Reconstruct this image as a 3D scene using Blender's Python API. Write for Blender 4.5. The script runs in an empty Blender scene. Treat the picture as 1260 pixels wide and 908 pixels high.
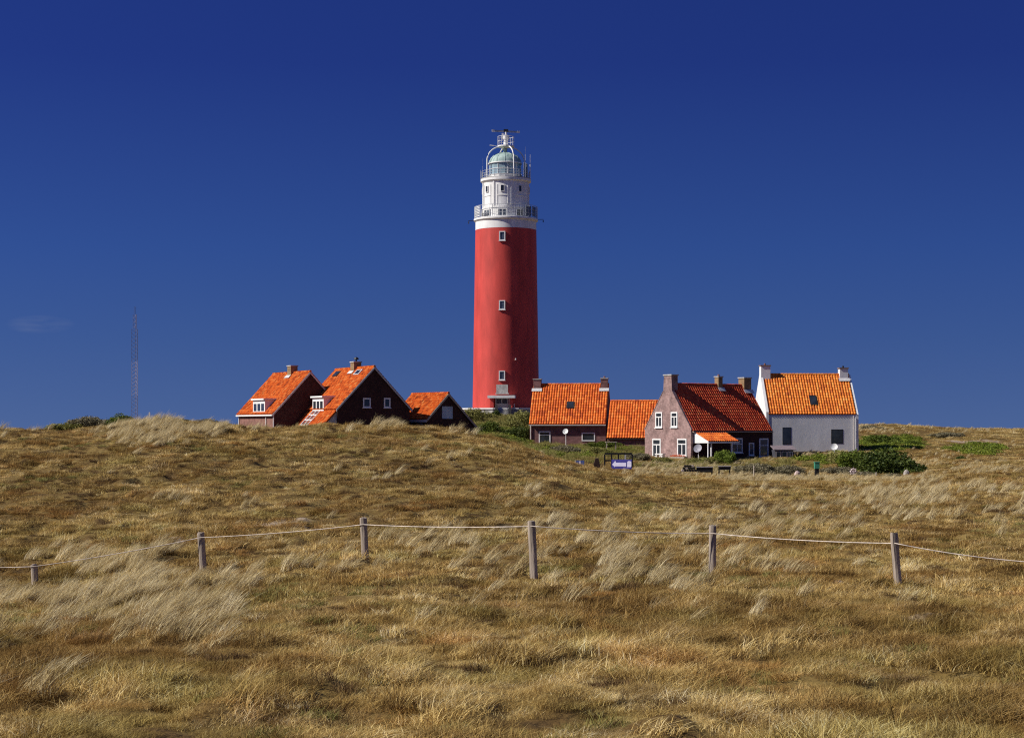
import bpy, math, random
import numpy as np
from mathutils import Vector, Matrix

random.seed(7)
rng = np.random.default_rng(11)
SC = bpy.context.scene
COL = SC.collection
R = math.radians
F, CX, HY = 2200.0, 630.0, 528.0          # focal length and horizon of the photograph, camera at the origin


def at(px, py, d):
    return Vector(((px - CX) / F * d, d, (HY - py) / F * d))


# ------------------------------------------------------------------ noise
def vnoise(x, y, seed=0):
    x = np.asarray(x, float); y = np.asarray(y, float)
    xi = np.floor(x).astype(np.int64); yi = np.floor(y).astype(np.int64)
    fx = x - xi; fy = y - yi
    fx = fx * fx * (3 - 2 * fx); fy = fy * fy * (3 - 2 * fy)

    def h(a, b):
        n = (a * 374761393 + b * 668265263 + seed * 1442695041) & 0xFFFFFFFF
        n = ((n ^ (n >> 13)) * 1274126177) & 0xFFFFFFFF
        n = n ^ (n >> 16)
        return (n & 0xFFFF) / 65535.0
    a = h(xi, yi); b = h(xi + 1, yi); c = h(xi, yi + 1); d = h(xi + 1, yi + 1)
    return (a * (1 - fx) + b * fx) * (1 - fy) + (c * (1 - fx) + d * fx) * fy


def fbm(x, y, seed=0, octv=3):
    s = 0; a = 0.5; t = 0
    for k in range(octv):
        s = s + a * vnoise(x, y, seed + k * 17); t += a
        x = x * 2.03 + 5.1; y = y * 2.03 + 9.7; a *= 0.5
    return s / t


# ------------------------------------------------------------------ terrain height
DN = [2, 15, 30, 40, 50, 60, 80, 93, 105, 116, 130, 145, 160, 172, 185, 198, 210, 222, 234, 250, 280, 330, 450, 900, 3000, 40000]
COLS = {
    -900: [(2, -3.3), (30, -3.7), (50, -4.0), (60, -3.6), (80, -2.4), (105, -.4), (116, -.5), (130, -1), (160, -2), (300, -2.5)],
    -60: [(2, -3.3), (30, -3.8), (40, -4.3), (50, -4.55), (60, -3.9), (80, -2.3), (105, -.2), (116, -.3), (130, -1), (160, -2), (300, -2.5)],
    100: [(2, -3.3), (30, -3.7), (40, -4.2), (50, -4.4), (60, -3.75), (80, -2.1), (105, -.12), (116, -.2), (130, -1), (160, -2), (300, -2.5)],
    180: [(2, -3.3), (30, -3.6), (50, -4.1), (60, -3.6), (80, -2.1), (93, -.35), (105, .42), (116, .25), (130, -.8), (160, -2), (300, -2.5)],
    240: [(2, -3.3), (30, -3.6), (50, -4.1), (60, -3.55), (80, -2.1), (93, -.45), (105, .36), (116, .2), (130, -.8), (160, -2), (300, -2.5)],
    320: [(2, -3.3), (30, -3.5), (50, -3.9), (60, -3.5), (80, -2.1), (105, .02), (116, 0), (130, -1), (160, -1.8), (300, -2.5)],
    420: [(2, -3.3), (30, -3.5), (50, -3.7), (60, -3.4), (80, -2.0), (105, .10), (116, 0), (130, -1), (160, -1.6), (300, -2)],
    480: [(2, -3.3), (30, -3.5), (50, -3.6), (60, -3.4), (80, -2.0), (105, .16), (116, 0), (130, -.9), (160, -1.4), (185, -1.3), (300, -1)],
    560: [(2, -3.3), (30, -3.5), (43, -3.5), (60, -3.4), (80, -2.2), (105, -.16), (116, -.35), (130, -.9), (160, -1.2), (185, -.9), (210, .6), (222, 1.5), (234, 1.9), (250, 1.9), (300, -1)],
    620: [(2, -3.3), (30, -3.5), (43, -3.48), (60, -3.45), (80, -2.4), (105, -.75), (116, -.95), (130, -1.3), (160, -1.5), (185, -1.2), (210, .4), (222, 1.5), (234, 2.0), (250, 2.0), (300, -1)],
    680: [(2, -3.3), (30, -3.5), (43, -3.48), (60, -3.45), (80, -2.7), (105, -1.72), (116, -2.05), (130, -2.45), (145, -2.85), (152, -2.85), (160, -2.6), (172, -2.2), (185, -1.85), (210, -.7), (222, 1.0), (234, 1.8), (250, 1.8), (300, -1)],
    750: [(2, -3.3), (30, -3.5), (43, -3.48), (60, -3.5), (80, -3.15), (105, -2.75), (116, -3.0), (130, -3.4), (145, -3.6), (153, -3.55), (162, -3.05), (172, -2.5), (185, -2.0), (210, -1.2), (250, -.5), (300, -1)],
    830: [(2, -3.3), (30, -3.5), (43, -3.48), (60, -3.6), (80, -3.4), (105, -3.15), (130, -3.6), (143, -3.7), (155, -3.35), (165, -2.9), (172, -2.78), (185, -2), (210, -1.4), (250, -.5), (300, -1)],
    950: [(2, -3.3), (30, -3.5), (43, -3.48), (60, -3.6), (80, -3.5), (105, -3.35), (130, -3.8), (145, -3.95), (155, -3.5), (165, -2.95), (172, -2.6), (185, -1.95), (210, -1.4), (250, -.5), (300, -1)],
    1060: [(2, -3.3), (30, -3.5), (43, -3.5), (60, -3.6), (80, -3.5), (105, -3.4), (130, -3.85), (145, -4.0), (155, -3.55), (165, -2.9), (172, -2.5), (185, -1.95), (198, -1.5), (210, -1.0), (234, .45), (242, .62), (260, .4), (300, -1)],
    1100: [(2, -3.3), (30, -3.5), (43, -3.5), (60, -3.6), (80, -3.5), (105, -3.35), (130, -3.8), (145, -3.9), (155, -3.5), (165, -2.9), (172, -2.5), (185, -1.95), (198, -1.5), (210, -1.0), (234, .5), (242, .70), (260, .4), (300, -1)],
    1150: [(2, -3.3), (30, -3.5), (43, -3.5), (60, -3.5), (80, -3.4), (105, -3.2), (130, -3.6), (145, -3.6), (160, -3.1), (172, -2.45), (185, -1.95), (198, -1.6), (210, -1.2), (234, 0), (242, .18), (260, 0), (300, -1)],
    1230: [(2, -3.3), (30, -3.5), (43, -3.5), (60, -3.5), (80, -3.2), (105, -2.8), (130, -3.0), (160, -2.7), (185, -1.9), (198, -1.6), (210, -1.2), (234, -.15), (242, -.02), (260, -.1), (300, -1)],
    1400: [(2, -3.3), (30, -3.5), (60, -3.5), (80, -3.2), (105, -2.8), (130, -2.9), (160, -2.6), (185, -1.9), (210, -1.2), (234, -.2), (242, -.1), (260, -.2), (300, -1)],
    2200: [(2, -3.3), (30, -3.5), (60, -3.4), (105, -2.8), (160, -2.4), (210, -1.2), (242, -.3), (300, -1)],
}
NU, ND = 560, 420
UG = np.linspace(-900, 2200, NU)
LG = np.linspace(math.log(2), math.log(40000), ND)
_tab = []
_us = sorted(COLS)
for u in _us:
    pts = COLS[u] + [(330, -3), (450, -7), (900, -9), (40000, -9.5)]
    _tab.append(np.interp(LG, [math.log(p[0]) for p in pts], [p[1] for p in pts]))
_tab = np.array(_tab)
HG = np.array([np.interp(UG, _us, _tab[:, j]) for j in range(ND)]).T      # [u, d]


def _blur(a, n, axis):
    k = np.hanning(n + 2)[1:-1]; k /= k.sum()
    pad = [(0, 0), (0, 0)]; pad[axis] = (n // 2, n // 2)
    b = np.pad(a, pad, mode='edge')
    return np.apply_along_axis(lambda v: np.convolve(v, k, 'valid'), axis, b)


HG = _blur(HG, 9, 0)
HG = _blur(HG, 3, 1)


def hgt(x, y):
    """ground height at x (right) and y (away)"""
    x = np.asarray(x, float); y = np.maximum(np.asarray(y, float), 2.0)
    u = CX + F * x / y
    fu = np.clip((u - UG[0]) / (UG[1] - UG[0]), 0, NU - 1.001)
    fd = np.clip((np.log(y) - LG[0]) / (LG[1] - LG[0]), 0, ND - 1.001)
    i = fu.astype(int); j = fd.astype(int); a = fu - i; b = fd - j
    z = (HG[i, j] * (1 - a) + HG[i + 1, j] * a) * (1 - b) + (HG[i, j + 1] * (1 - a) + HG[i + 1, j + 1] * a) * b
    w = np.clip((900 - y) / 500, 0, 1)
    z = z + w * (0.30 * (fbm(x / 5.0, y / 7.0, 3) - .5) + 0.34 * (fbm(x / 1.4, y / 1.9, 5) - .5))
    z = z + np.clip((160 - y) / 60, 0, 1) * 0.30 * (vnoise(x / .62, y / .95, 8) - .5)
    return z


def gz(x, y):
    return float(hgt(np.array([x]), np.array([y]))[0])


# ------------------------------------------------------------------ materials
MATS = {}


def nd(nt, t, **kw):
    n = nt.nodes.new(t)
    for k, v in kw.items():
        setattr(n, k, v)
    return n


def mat(name, col, rough=.8, var=.25, scale=3.0, metal=0, col2=None, bump=0.0, bscale=20.0, spec=.3, scale3=None):
    """principled material whose colour wanders between col*(1-var) .. col*(1+var) (or col..col2) by object noise"""
    if name in MATS:
        return MATS[name]
    m = bpy.data.materials.new(name); m.use_nodes = True
    nt = m.node_tree; b = nt.nodes['Principled BSDF']
    b.inputs['Roughness'].default_value = rough
    b.inputs['Metallic'].default_value = metal
    b.inputs['Specular IOR Level'].default_value = spec
    tc = nd(nt, 'ShaderNodeTexCoord')
    mp = nd(nt, 'ShaderNodeMapping'); nt.links.new(tc.outputs['Object'], mp.inputs[0])
    if scale3: mp.inputs['Scale'].default_value = scale3
    n = nd(nt, 'ShaderNodeTexNoise'); n.inputs['Scale'].default_value = scale; n.inputs['Detail'].default_value = 5; n.inputs['Roughness'].default_value = .65
    nt.links.new(mp.outputs[0], n.inputs['Vector'])
    cr = nd(nt, 'ShaderNodeValToRGB')
    c1 = tuple(c * (1 - var) for c in col); c2 = col2 or tuple(min(1, c * (1 + var)) for c in col)
    cr.color_ramp.elements[0].position = .33; cr.color_ramp.elements[1].position = .67
    cr.color_ramp.elements[0].color = (*c1, 1); cr.color_ramp.elements[1].color = (*c2, 1)
    nt.links.new(n.outputs[0], cr.inputs[0]); nt.links.new(cr.outputs[0], b.inputs['Base Color'])
    if bump:
        n2 = nd(nt, 'ShaderNodeTexNoise'); n2.inputs['Scale'].default_value = bscale; n2.inputs['Detail'].default_value = 4
        nt.links.new(mp.outputs[0], n2.inputs['Vector'])
        bp = nd(nt, 'ShaderNodeBump'); bp.inputs['Strength'].default_value = bump; bp.inputs['Distance'].default_value = .05
        nt.links.new(n2.outputs[0], bp.inputs['Height']); nt.links.new(bp.outputs[0], b.inputs['Normal'])
    MATS[name] = m
    return m


def brick_mat(name, c1, c2, mortar, wear=.5):
    if name in MATS: return MATS[name]
    m = bpy.data.materials.new(name); m.use_nodes = True
    nt = m.node_tree; b = nt.nodes['Principled BSDF']; b.inputs['Roughness'].default_value = .9; b.inputs['Specular IOR Level'].default_value = .15
    tc = nd(nt, 'ShaderNodeTexCoord'); sp = nd(nt, 'ShaderNodeSeparateXYZ'); nt.links.new(tc.outputs['Object'], sp.inputs[0])
    ad = nd(nt, 'ShaderNodeMath', operation='ADD'); nt.links.new(sp.outputs[0], ad.inputs[0]); nt.links.new(sp.outputs[1], ad.inputs[1])
    cb = nd(nt, 'ShaderNodeCombineXYZ'); nt.links.new(ad.outputs[0], cb.inputs[0]); nt.links.new(sp.outputs[2], cb.inputs[1])
    br = nd(nt, 'ShaderNodeTexBrick'); br.inputs['Scale'].default_value = 1.0
    br.inputs['Brick Width'].default_value = .22; br.inputs['Row Height'].default_value = .066; br.inputs['Mortar Size'].default_value = .007
    br.inputs['Color1'].default_value = (*c1, 1); br.inputs['Color2'].default_value = (*c2, 1); br.inputs['Mortar'].default_value = (*mortar, 1)
    nt.links.new(cb.outputs[0], br.inputs['Vector'])
    n = nd(nt, 'ShaderNodeTexNoise'); n.inputs['Scale'].default_value = 1.6; n.inputs['Detail'].default_value = 7; n.inputs['Roughness'].default_value = .72
    nt.links.new(tc.outputs['Object'], n.inputs['Vector'])
    cr = nd(nt, 'ShaderNodeValToRGB'); cr.color_ramp.elements[0].position = .3; cr.color_ramp.elements[1].position = .72
    cr.color_ramp.elements[0].color = (1 - wear * .8,) * 3 + (1,); cr.color_ramp.elements[1].color = (1 + wear * .4,) * 3 + (1,)
    nt.links.new(n.outputs[0], cr.inputs[0])
    mx = nd(nt, 'ShaderNodeMix', data_type='RGBA', blend_type='MULTIPLY'); mx.inputs[0].default_value = 1
    nt.links.new(br.outputs[0], mx.inputs[6]); nt.links.new(cr.outputs[0], mx.inputs[7]); nt.links.new(mx.outputs[2], b.inputs['Base Color'])
    MATS[name] = m
    return m


def attr_mat(name, stops, rough=.8, attr='tint', nscale=.8, nmix=.5, transl=0.0, world=False, inst=0.0, spec=.2, big=None):
    """colour ramp driven by a per-face tint attribute mixed with a noise; used for roof tiles, leaves and grass"""
    if name in MATS: return MATS[name]
    m = bpy.data.materials.new(name); m.use_nodes = True
    nt = m.node_tree; b = nt.nodes['Principled BSDF']; out = nt.nodes['Material Output']
    b.inputs['Roughness'].default_value = rough; b.inputs['Specular IOR Level'].default_value = spec
    at_ = nd(nt, 'ShaderNodeAttribute', attribute_name=attr)
    n = nd(nt, 'ShaderNodeTexNoise'); n.inputs['Scale'].default_value = nscale; n.inputs['Detail'].default_value = 4; n.inputs['Roughness'].default_value = .6
    if world:
        g = nd(nt, 'ShaderNodeNewGeometry'); nt.links.new(g.outputs['Position'], n.inputs['Vector'])
    else:
        g = nd(nt, 'ShaderNodeTexCoord'); nt.links.new(g.outputs['Object'], n.inputs['Vector'])
    st = nd(nt, 'ShaderNodeMapRange'); st.inputs[1].default_value = .3; st.inputs[2].default_value = .7
    nt.links.new(n.outputs[0], st.inputs[0])
    mx = nd(nt, 'ShaderNodeMix', data_type='FLOAT'); mx.inputs[0].default_value = nmix
    nt.links.new(at_.outputs['Fac'], mx.inputs[2]); nt.links.new(st.outputs[0], mx.inputs[3])
    fac = mx.outputs[0]
    if inst:
        oi = nd(nt, 'ShaderNodeObjectInfo'); m2 = nd(nt, 'ShaderNodeMix', data_type='FLOAT'); m2.inputs[0].default_value = inst
        nt.links.new(fac, m2.inputs[2]); nt.links.new(oi.outputs['Random'], m2.inputs[3]); fac = m2.outputs[0]
    cr = nd(nt, 'ShaderNodeValToRGB')
    els = cr.color_ramp.elements
    while len(els) < len(stops): els.new(.5)
    for e, (p, c) in zip(els, stops): e.position = p; e.color = (*c, 1)
    nt.links.new(fac, cr.inputs[0])
    colout = cr.outputs[0]
    if big:            # broad patches of another hue across the ground
        for (bs, bc, bf, lo, hi) in big:
            n3 = nd(nt, 'ShaderNodeTexNoise'); n3.inputs['Scale'].default_value = bs; n3.inputs['Detail'].default_value = 4
            nt.links.new(g.outputs['Position'], n3.inputs['Vector'])
            r3 = nd(nt, 'ShaderNodeMapRange'); r3.inputs[1].default_value = lo; r3.inputs[2].default_value = hi; r3.inputs[4].default_value = bf
            nt.links.new(n3.outputs[0], r3.inputs[0])
            m3 = nd(nt, 'ShaderNodeMix', data_type='RGBA', blend_type='MULTIPLY'); nt.links.new(r3.outputs[0], m3.inputs[0])
            nt.links.new(colout, m3.inputs[6]); m3.inputs[7].default_value = (*bc, 1); colout = m3.outputs[2]
    nt.links.new(colout, b.inputs['Base Color'])
    if transl:
        t = nd(nt, 'ShaderNodeBsdfTranslucent'); nt.links.new(colout, t.inputs[0])
        ms = nd(nt, 'ShaderNodeMixShader'); ms.inputs[0].default_value = transl
        nt.links.new(b.outputs[0], ms.inputs[1]); nt.links.new(t.outputs[0], ms.inputs[2]); nt.links.new(ms.outputs[0], out.inputs[0])
    MATS[name] = m
    return m


def pane_mat(name, col=(.03, .035, .045), rough=.08):
    if name in MATS: return MATS[name]
    m = mat(name, col, rough, var=.5, scale=1.3, spec=.55)
    return m


WHITE = mat('white_paint', (.78, .77, .74), .55, var=.10, scale=6)
LWHITE = mat('tower_white_paint', (.78, .77, .74), .6, var=.16, scale=1.5, scale3=(1, 1, .30), col2=(.84, .83, .80))
LRED = mat('tower_red_paint', (.53, .058, .045), .6, var=.20, scale=.9, scale3=(1, 1, .22), bump=.12, bscale=14)
GREYP = mat('grey_painted_wood', (.50, .46, .44), .7, var=.2, scale=8)
TANP = mat('tan_painted_wood', (.36, .30, .24), .75, var=.2, scale=8)
METAL = mat('galvanised_steel', (.42, .43, .43), .5, var=.2, metal=.4, scale=9)
DARKM = mat('dark_steel', (.03, .03, .035), .5, var=.3, metal=.3)
RAILM = mat('painted_steel_rail', (.46, .48, .50), .5, var=.2, scale=9)
CONC = mat('weathered_concrete', (.40, .385, .36), .9, var=.3, scale=2.5, bump=.2)
LEAD = mat('lead_flashing', (.55, .54, .53), .6, var=.25, scale=7)
COPPER = mat('verdigris_copper', (.24, .37, .34), .6, var=.3, scale=3.0, col2=(.46, .57, .52), scale3=(1, 1, .4))
BRICK_SHADE = brick_mat('shade_dark_brick', (.045, .018, .016), (.085, .033, .026), (.05, .04, .038))  # for sides turned from the sun, their shade is put into the colour
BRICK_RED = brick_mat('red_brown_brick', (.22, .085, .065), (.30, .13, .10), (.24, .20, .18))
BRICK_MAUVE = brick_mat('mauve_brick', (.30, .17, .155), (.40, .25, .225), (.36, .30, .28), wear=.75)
BRICK_PLUM = brick_mat('plum_brick', (.20, .085, .08), (.28, .13, .12), (.22, .17, .16), wear=.7)
BRICK_CHIM = brick_mat('yellow_brown_brick', (.26, .16, .07), (.36, .22, .10), (.28, .24, .18))
LIME = mat('whitewashed_render', (.72, .72, .71), .85, var=.10, scale=1.1, scale3=(1, 1, .5), bump=.08, bscale=9)
LEANW = mat('grey_board_cladding', (.50, .52, .49), .85, var=.3, scale=5)
PANE = pane_mat('dark_window_glass')
PANEB = pane_mat('blue_grey_window_glass', (.06, .075, .10))
DOORM = mat('dark_wood_door', (.04, .045, .05), .6, var=.3)
TIMBER = mat('weathered_timber', (.33, .27, .215), .9, var=.5, scale=5, scale3=(1, 1, .12), bump=.5, bscale=26)
BTIMBER = mat('black_timber', (.018, .016, .017), .8, var=.4, scale=5)
TILE_ORANGE = attr_mat('orange_pantiles', [(0, (.30, .05, .012)), (.35, (.58, .115, .018)), (.65, (.70, .16, .022)), (1, (.76, .26, .06))], .75, nscale=1.3, nmix=.35)
TILE_MOSS = attr_mat('lichened_orange_pantiles', [(.08, (.15, .028, .010)), (.35, (.38, .062, .012)), (.62, (.56, .105, .015)), (.95, (.52, .23, .07))], .85, spec=.08, nscale=3.0, nmix=.5)
TILE_LIGHT = attr_mat('light_orange_pantiles', [(0, (.34, .07, .015)), (.35, (.60, .16, .022)), (.65, (.72, .22, .03)), (1, (.78, .34, .08))], .75, nscale=1.2, nmix=.35)
TILE_RED = attr_mat('red_pantiles', [(0, (.30, .03, .012)), (.35, (.50, .058, .02)), (.65, (.60, .085, .025)), (1, (.62, .17, .06))], .7, nscale=1.3, nmix=.3)

# ------------------------------------------------------------------ mesh builder


class MB:
    def __init__(s):
        s.v = []; s.f = []; s.t = []; s.sm = False

    def add(s, vs, fs, tint=.5):
        o = len(s.v); s.v += [tuple(v) for v in vs]
        for f in fs:
            s.f.append(tuple(i + o for i in f)); s.t.append(tint)
        return s

    def box(s, a, b, tint=.5):
        x0, y0, z0 = a; x1, y1, z1 = b
        x0, x1 = min(x0, x1), max(x0, x1); y0, y1 = min(y0, y1), max(y0, y1); z0, z1 = min(z0, z1), max(z0, z1)
        vs = [(x0, y0, z0), (x1, y0, z0), (x1, y1, z0), (x0, y1, z0), (x0, y0, z1), (x1, y0, z1), (x1, y1, z1), (x0, y1, z1)]
        return s.add(vs, [(0, 3, 2, 1), (4, 5, 6, 7), (0, 1, 5, 4), (1, 2, 6, 5), (2, 3, 7, 6), (3, 0, 4, 7)], tint)

    def obox(s, o, ax, ay, az, tint=.5):
        o, ax, ay, az = map(Vector, (o, ax, ay, az))
        vs = [o, o + ax, o + ax + ay, o + ay, o + az, o + ax + az, o + ax + ay + az, o + ay + az]
        fs = [(0, 3, 2, 1), (4, 5, 6, 7), (0, 1, 5, 4), (1, 2, 6, 5), (2, 3, 7, 6), (3, 0, 4, 7)]
        if ax.cross(ay).dot(az) < 0: fs = [f[::-1] for f in fs]
        return s.add(vs, fs, tint)

    def tube(s, pts, r, n=6, tint=.5, caps=True):
        pts = [Vector(p) for p in pts]; rs = r if isinstance(r, (list, tuple)) else [r] * len(pts)
        vs = []; fs = []
        for i, p in enumerate(pts):
            d = (pts[min(i + 1, len(pts) - 1)] - pts[max(i - 1, 0)]).normalized()
            u = d.cross(Vector((0, 0, 1)) if abs(d.z) < .9 else Vector((1, 0, 0))).normalized(); w = d.cross(u)
            for k in range(n):
                a = 2 * math.pi * k / n
                vs.append(p + (u * math.cos(a) + w * math.sin(a)) * rs[i])
        for i in range(len(pts) - 1):
            for k in range(n):
                fs.append((i * n + k, (i + 1) * n + k, (i + 1) * n + (k + 1) % n, i * n + (k + 1) % n))
        if caps:
            fs.append(tuple(range(n))); fs.append(tuple(reversed(range((len(pts) - 1) * n, len(pts) * n))))
        return s.add(vs, fs, tint)

    def lathe(s, prof, n=48, c=(0, 0), a0=0, a1=2 * math.pi, tint=.5):
        full = abs(a1 - a0 - 2 * math.pi) < 1e-6
        m = n if full else n + 1
        vs = []; fs = []
        for (r, z) in prof:
            for k in range(m):
                a = a0 + (a1 - a0) * k / n
                vs.append((c[0] + r * math.cos(a), c[1] + r * math.sin(a), z))
        for i in range(len(prof) - 1):
            for k in range(n):
                k2 = (k + 1) % m
                fs.append((i * m + k, i * m + k2, (i + 1) * m + k2, (i + 1) * m + k))
        return s.add(vs, fs, tint)

    def prism(s, poly, d, tint=.5):
        """poly: 3-D points, extruded by vector d"""
        n = len(poly); d = Vector(d); poly = [Vector(p) for p in poly]
        nrm = Vector((0, 0, 0))
        for i in range(n): nrm += poly[i].cross(poly[(i + 1) % n])
        vs = poly + [p + d for p in poly]
        a = tuple(range(n)); b = tuple(range(n, 2 * n))
        side = [(i, (i + 1) % n, (i + 1) % n + n, i + n) for i in range(n)]
        if nrm.dot(d) > 0: fs = [a[::-1], b] + side
        else: fs = [a, b[::-1]] + [q[::-1] for q in side]
        return s.add(vs, fs, tint)

    def build(s, name, m, parent=None, smooth=False, angle=None):
        me = bpy.data.meshes.new(name); me.from_pydata(s.v, [], s.f)
        at_ = me.attributes.new('tint', 'FLOAT', 'FACE'); at_.data.foreach_set('value', np.array(s.t, dtype=np.float32))
        me.materials.append(m)
        o = bpy.data.objects.new(name, me); COL.objects.link(o)
        if smooth: me.polygons.foreach_set('use_smooth', [True] * len(me.polygons))
        if smooth and angle: me.set_sharp_from_angle(angle=angle)
        if parent: o.parent = parent
        return o


def empty(name, loc, rz=0):
    o = bpy.data.objects.new(name, None); COL.objects.link(o); o.location = loc; o.rotation_euler = (0, 0, rz); o.empty_display_size = .3
    return o


def tag(o, label, cat, group=None, kind=None):
    if label: o['label'] = label
    if cat: o['category'] = cat
    if group: o['group'] = group
    if kind: o['kind'] = kind
    return o


# ------------------------------------------------------------------ ground sheet
def ground_at(px, py, d0=25.0, d1=260.0):
    ds = np.linspace(d0, d1, 3000); ys = HY - F * hgt((px - CX) / F * ds, ds) / ds
    k = np.argmax(ys <= py); return (px - CX) / F * ds[k], ds[k]


SAND = []
for (px_s, py_s, rx, ry, d0) in ((345, 641, 1.3, 1.6, 40), (1042, 719, .6, .5, 25), (560, 745, 1.0, .8, 22), (1182, 543, 2.6, 5, 190), (1216, 542, 1.4, 4, 190), (230, 664, .9, 1.2, 35), (1130, 760, .6, .5, 15)):
    xs, ys_ = ground_at(px_s, py_s, d0); SAND.append((xs, ys_, rx, ry))


def sandiness(x, y):
    m = np.zeros(np.shape(x))
    for (sx, sy, rx, ry) in SAND:
        m = np.maximum(m, np.clip(1.1 - 1.3 * (((x - sx) / rx) ** 2 + ((y - sy) / ry) ** 2) + 3.2 * (fbm(x / .35, y / .5, 91, 3) - .5), 0, 1))
    return m


def make_ground():
    us = np.concatenate([np.linspace(-6000, -100, 60)[:-1], np.linspace(-100, 1360, 420), np.linspace(1360, 7200, 60)[1:]])
    ds = np.exp(np.concatenate([np.linspace(math.log(2.2), math.log(16), 40)[:-1], np.linspace(math.log(16), math.log(330), 1000)[:-1], np.linspace(math.log(330), math.log(38000), 70)]))
    U, D = np.meshgrid(us, ds)
    X = (U - CX) / F * D; Y = D
    Z = hgt(X, Y)
    nu, ndd = len(us), len(ds)
    co = np.stack([X, Y, Z], -1).reshape(-1, 3)
    i = np.arange(nu - 1)[None, :]; j = np.arange(ndd - 1)[:, None]
    a = (j * nu + i); quads = np.stack([a, a + 1, a + nu + 1, a + nu], -1).reshape(-1, 4)
    me = bpy.data.meshes.new('ground')
    me.vertices.add(len(co)); me.vertices.foreach_set('co', co.ravel().astype(np.float32))
    me.loops.add(quads.size); me.loops.foreach_set('vertex_index', quads.ravel().astype(np.int32))
    me.polygons.add(len(quads)); me.polygons.foreach_set('loop_start', (np.arange(len(quads)) * 4).astype(np.int32))
    me.update(); me.validate()
    me.polygons.foreach_set('use_smooth', [True] * len(me.polygons))
    at_ = me.attributes.new('sand', 'FLOAT', 'POINT'); at_.data.foreach_set('value', sandiness(co[:, 0], co[:, 1]).astype(np.float32))
    m = bpy.data.materials.new('dune_turf'); m.use_nodes = True; nt = m.node_tree; b = nt.nodes['Principled BSDF']
    b.inputs['Roughness'].default_value = .95; b.inputs['Specular IOR Level'].default_value = .1
    g = nd(nt, 'ShaderNodeNewGeometry')
    n = nd(nt, 'ShaderNodeTexNoise'); n.inputs['Scale'].default_value = 1.1; n.inputs['Detail'].default_value = 9; n.inputs['Roughness'].default_value = .7
    nt.links.new(g.outputs['Position'], n.inputs['Vector'])
    cr = nd(nt, 'ShaderNodeValToRGB'); els = cr.color_ramp.elements
    for p, c in [(.28, (.045, .028, .012)), (.42, (.11, .065, .022)), (.55, (.17, .115, .036)), (.70, (.25, .18, .07))]:
        if p in (.28, .70):
            e = els[0] if p == .28 else els[len(els) - 1]; e.position = p
        else: e = els.new(p)
        e.color = (*c, 1)
    nt.links.new(n.outputs[0], cr.inputs[0])
    sa = nd(nt, 'ShaderNodeAttribute', attribute_name='sand'); sm = nd(nt, 'ShaderNodeMix', data_type='RGBA'); nt.links.new(sa.outputs['Fac'], sm.inputs[0]); nt.links.new(cr.outputs[0], sm.inputs[6]); sm.inputs[7].default_value = (.34, .265, .195, 1)
    nt.links.new(sm.outputs[2], b.inputs['Base Color'])
    n2 = nd(nt, 'ShaderNodeTexNoise'); n2.inputs['Scale'].default_value = 9; n2.inputs['Detail'].default_value = 6
    nt.links.new(g.outputs['Position'], n2.inputs['Vector'])
    bp = nd(nt, 'ShaderNodeBump'); bp.inputs['Strength'].default_value = .8; bp.inputs['Distance'].default_value = .08
    nt.links.new(n2.outputs[0], bp.inputs['Height']); nt.links.new(bp.outputs[0], b.inputs['Normal'])
    me.materials.append(m)
    o = bpy.data.objects.new('ground', me); COL.objects.link(o); o['kind'] = 'structure'
    return o


make_ground()

# ------------------------------------------------------------------ grass (nobody could count it: scattered tufts)


def blades_mesh(name, n, rad, hmin, hmax, wid, lean, spread, seed, m, droop=.35, segs=3):
    r = np.random.default_rng(seed)
    V = []; Fc = []; T = []
    for k in range(n):
        a = r.uniform(0, 2 * math.pi); q = rad * math.sqrt(r.uniform())
        bx, by = q * math.cos(a), q * math.sin(a)
        h = r.uniform(hmin, hmax) * (1 - .35 * (q / rad) ** 2)
        dx = lean + spread * r.normal(); dy = spread * r.normal()
        w = wid * r.uniform(.7, 1.3); fa = r.uniform(0, math.pi)
        wx, wy = math.cos(fa) * w / 2, math.sin(fa) * w / 2
        t = r.uniform(); o = len(V)
        for s in range(segs + 1):
            f = s / segs; bend = f ** 1.6
            cx = bx + dx * h * bend; cy = by + dy * h * bend
            cz = -.03 + (h + .03) * f * (1 - droop * f * min(1.0, abs(dx) + abs(dy)) * .6)
            ww = 1 - .8 * f if s < segs else .08
            V.append((cx - wx * ww, cy - wy * ww, cz)); V.append((cx + wx * ww, cy + wy * ww, cz))
        for s in range(segs):
            Fc.append((o + 2 * s, o + 2 * s + 1, o + 2 * s + 3, o + 2 * s + 2)); T.append(t)
    mb = MB(); mb.v = V; mb.f = Fc; mb.t = T
    me = bpy.data.meshes.new(name); me.from_pydata(V, [], Fc)
    at_ = me.attributes.new('tint', 'FLOAT', 'FACE'); at_.data.foreach_set('value', np.array(T, dtype=np.float32))
    me.materials.append(m)
    return bpy.data.objects.new(name, me)


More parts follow.
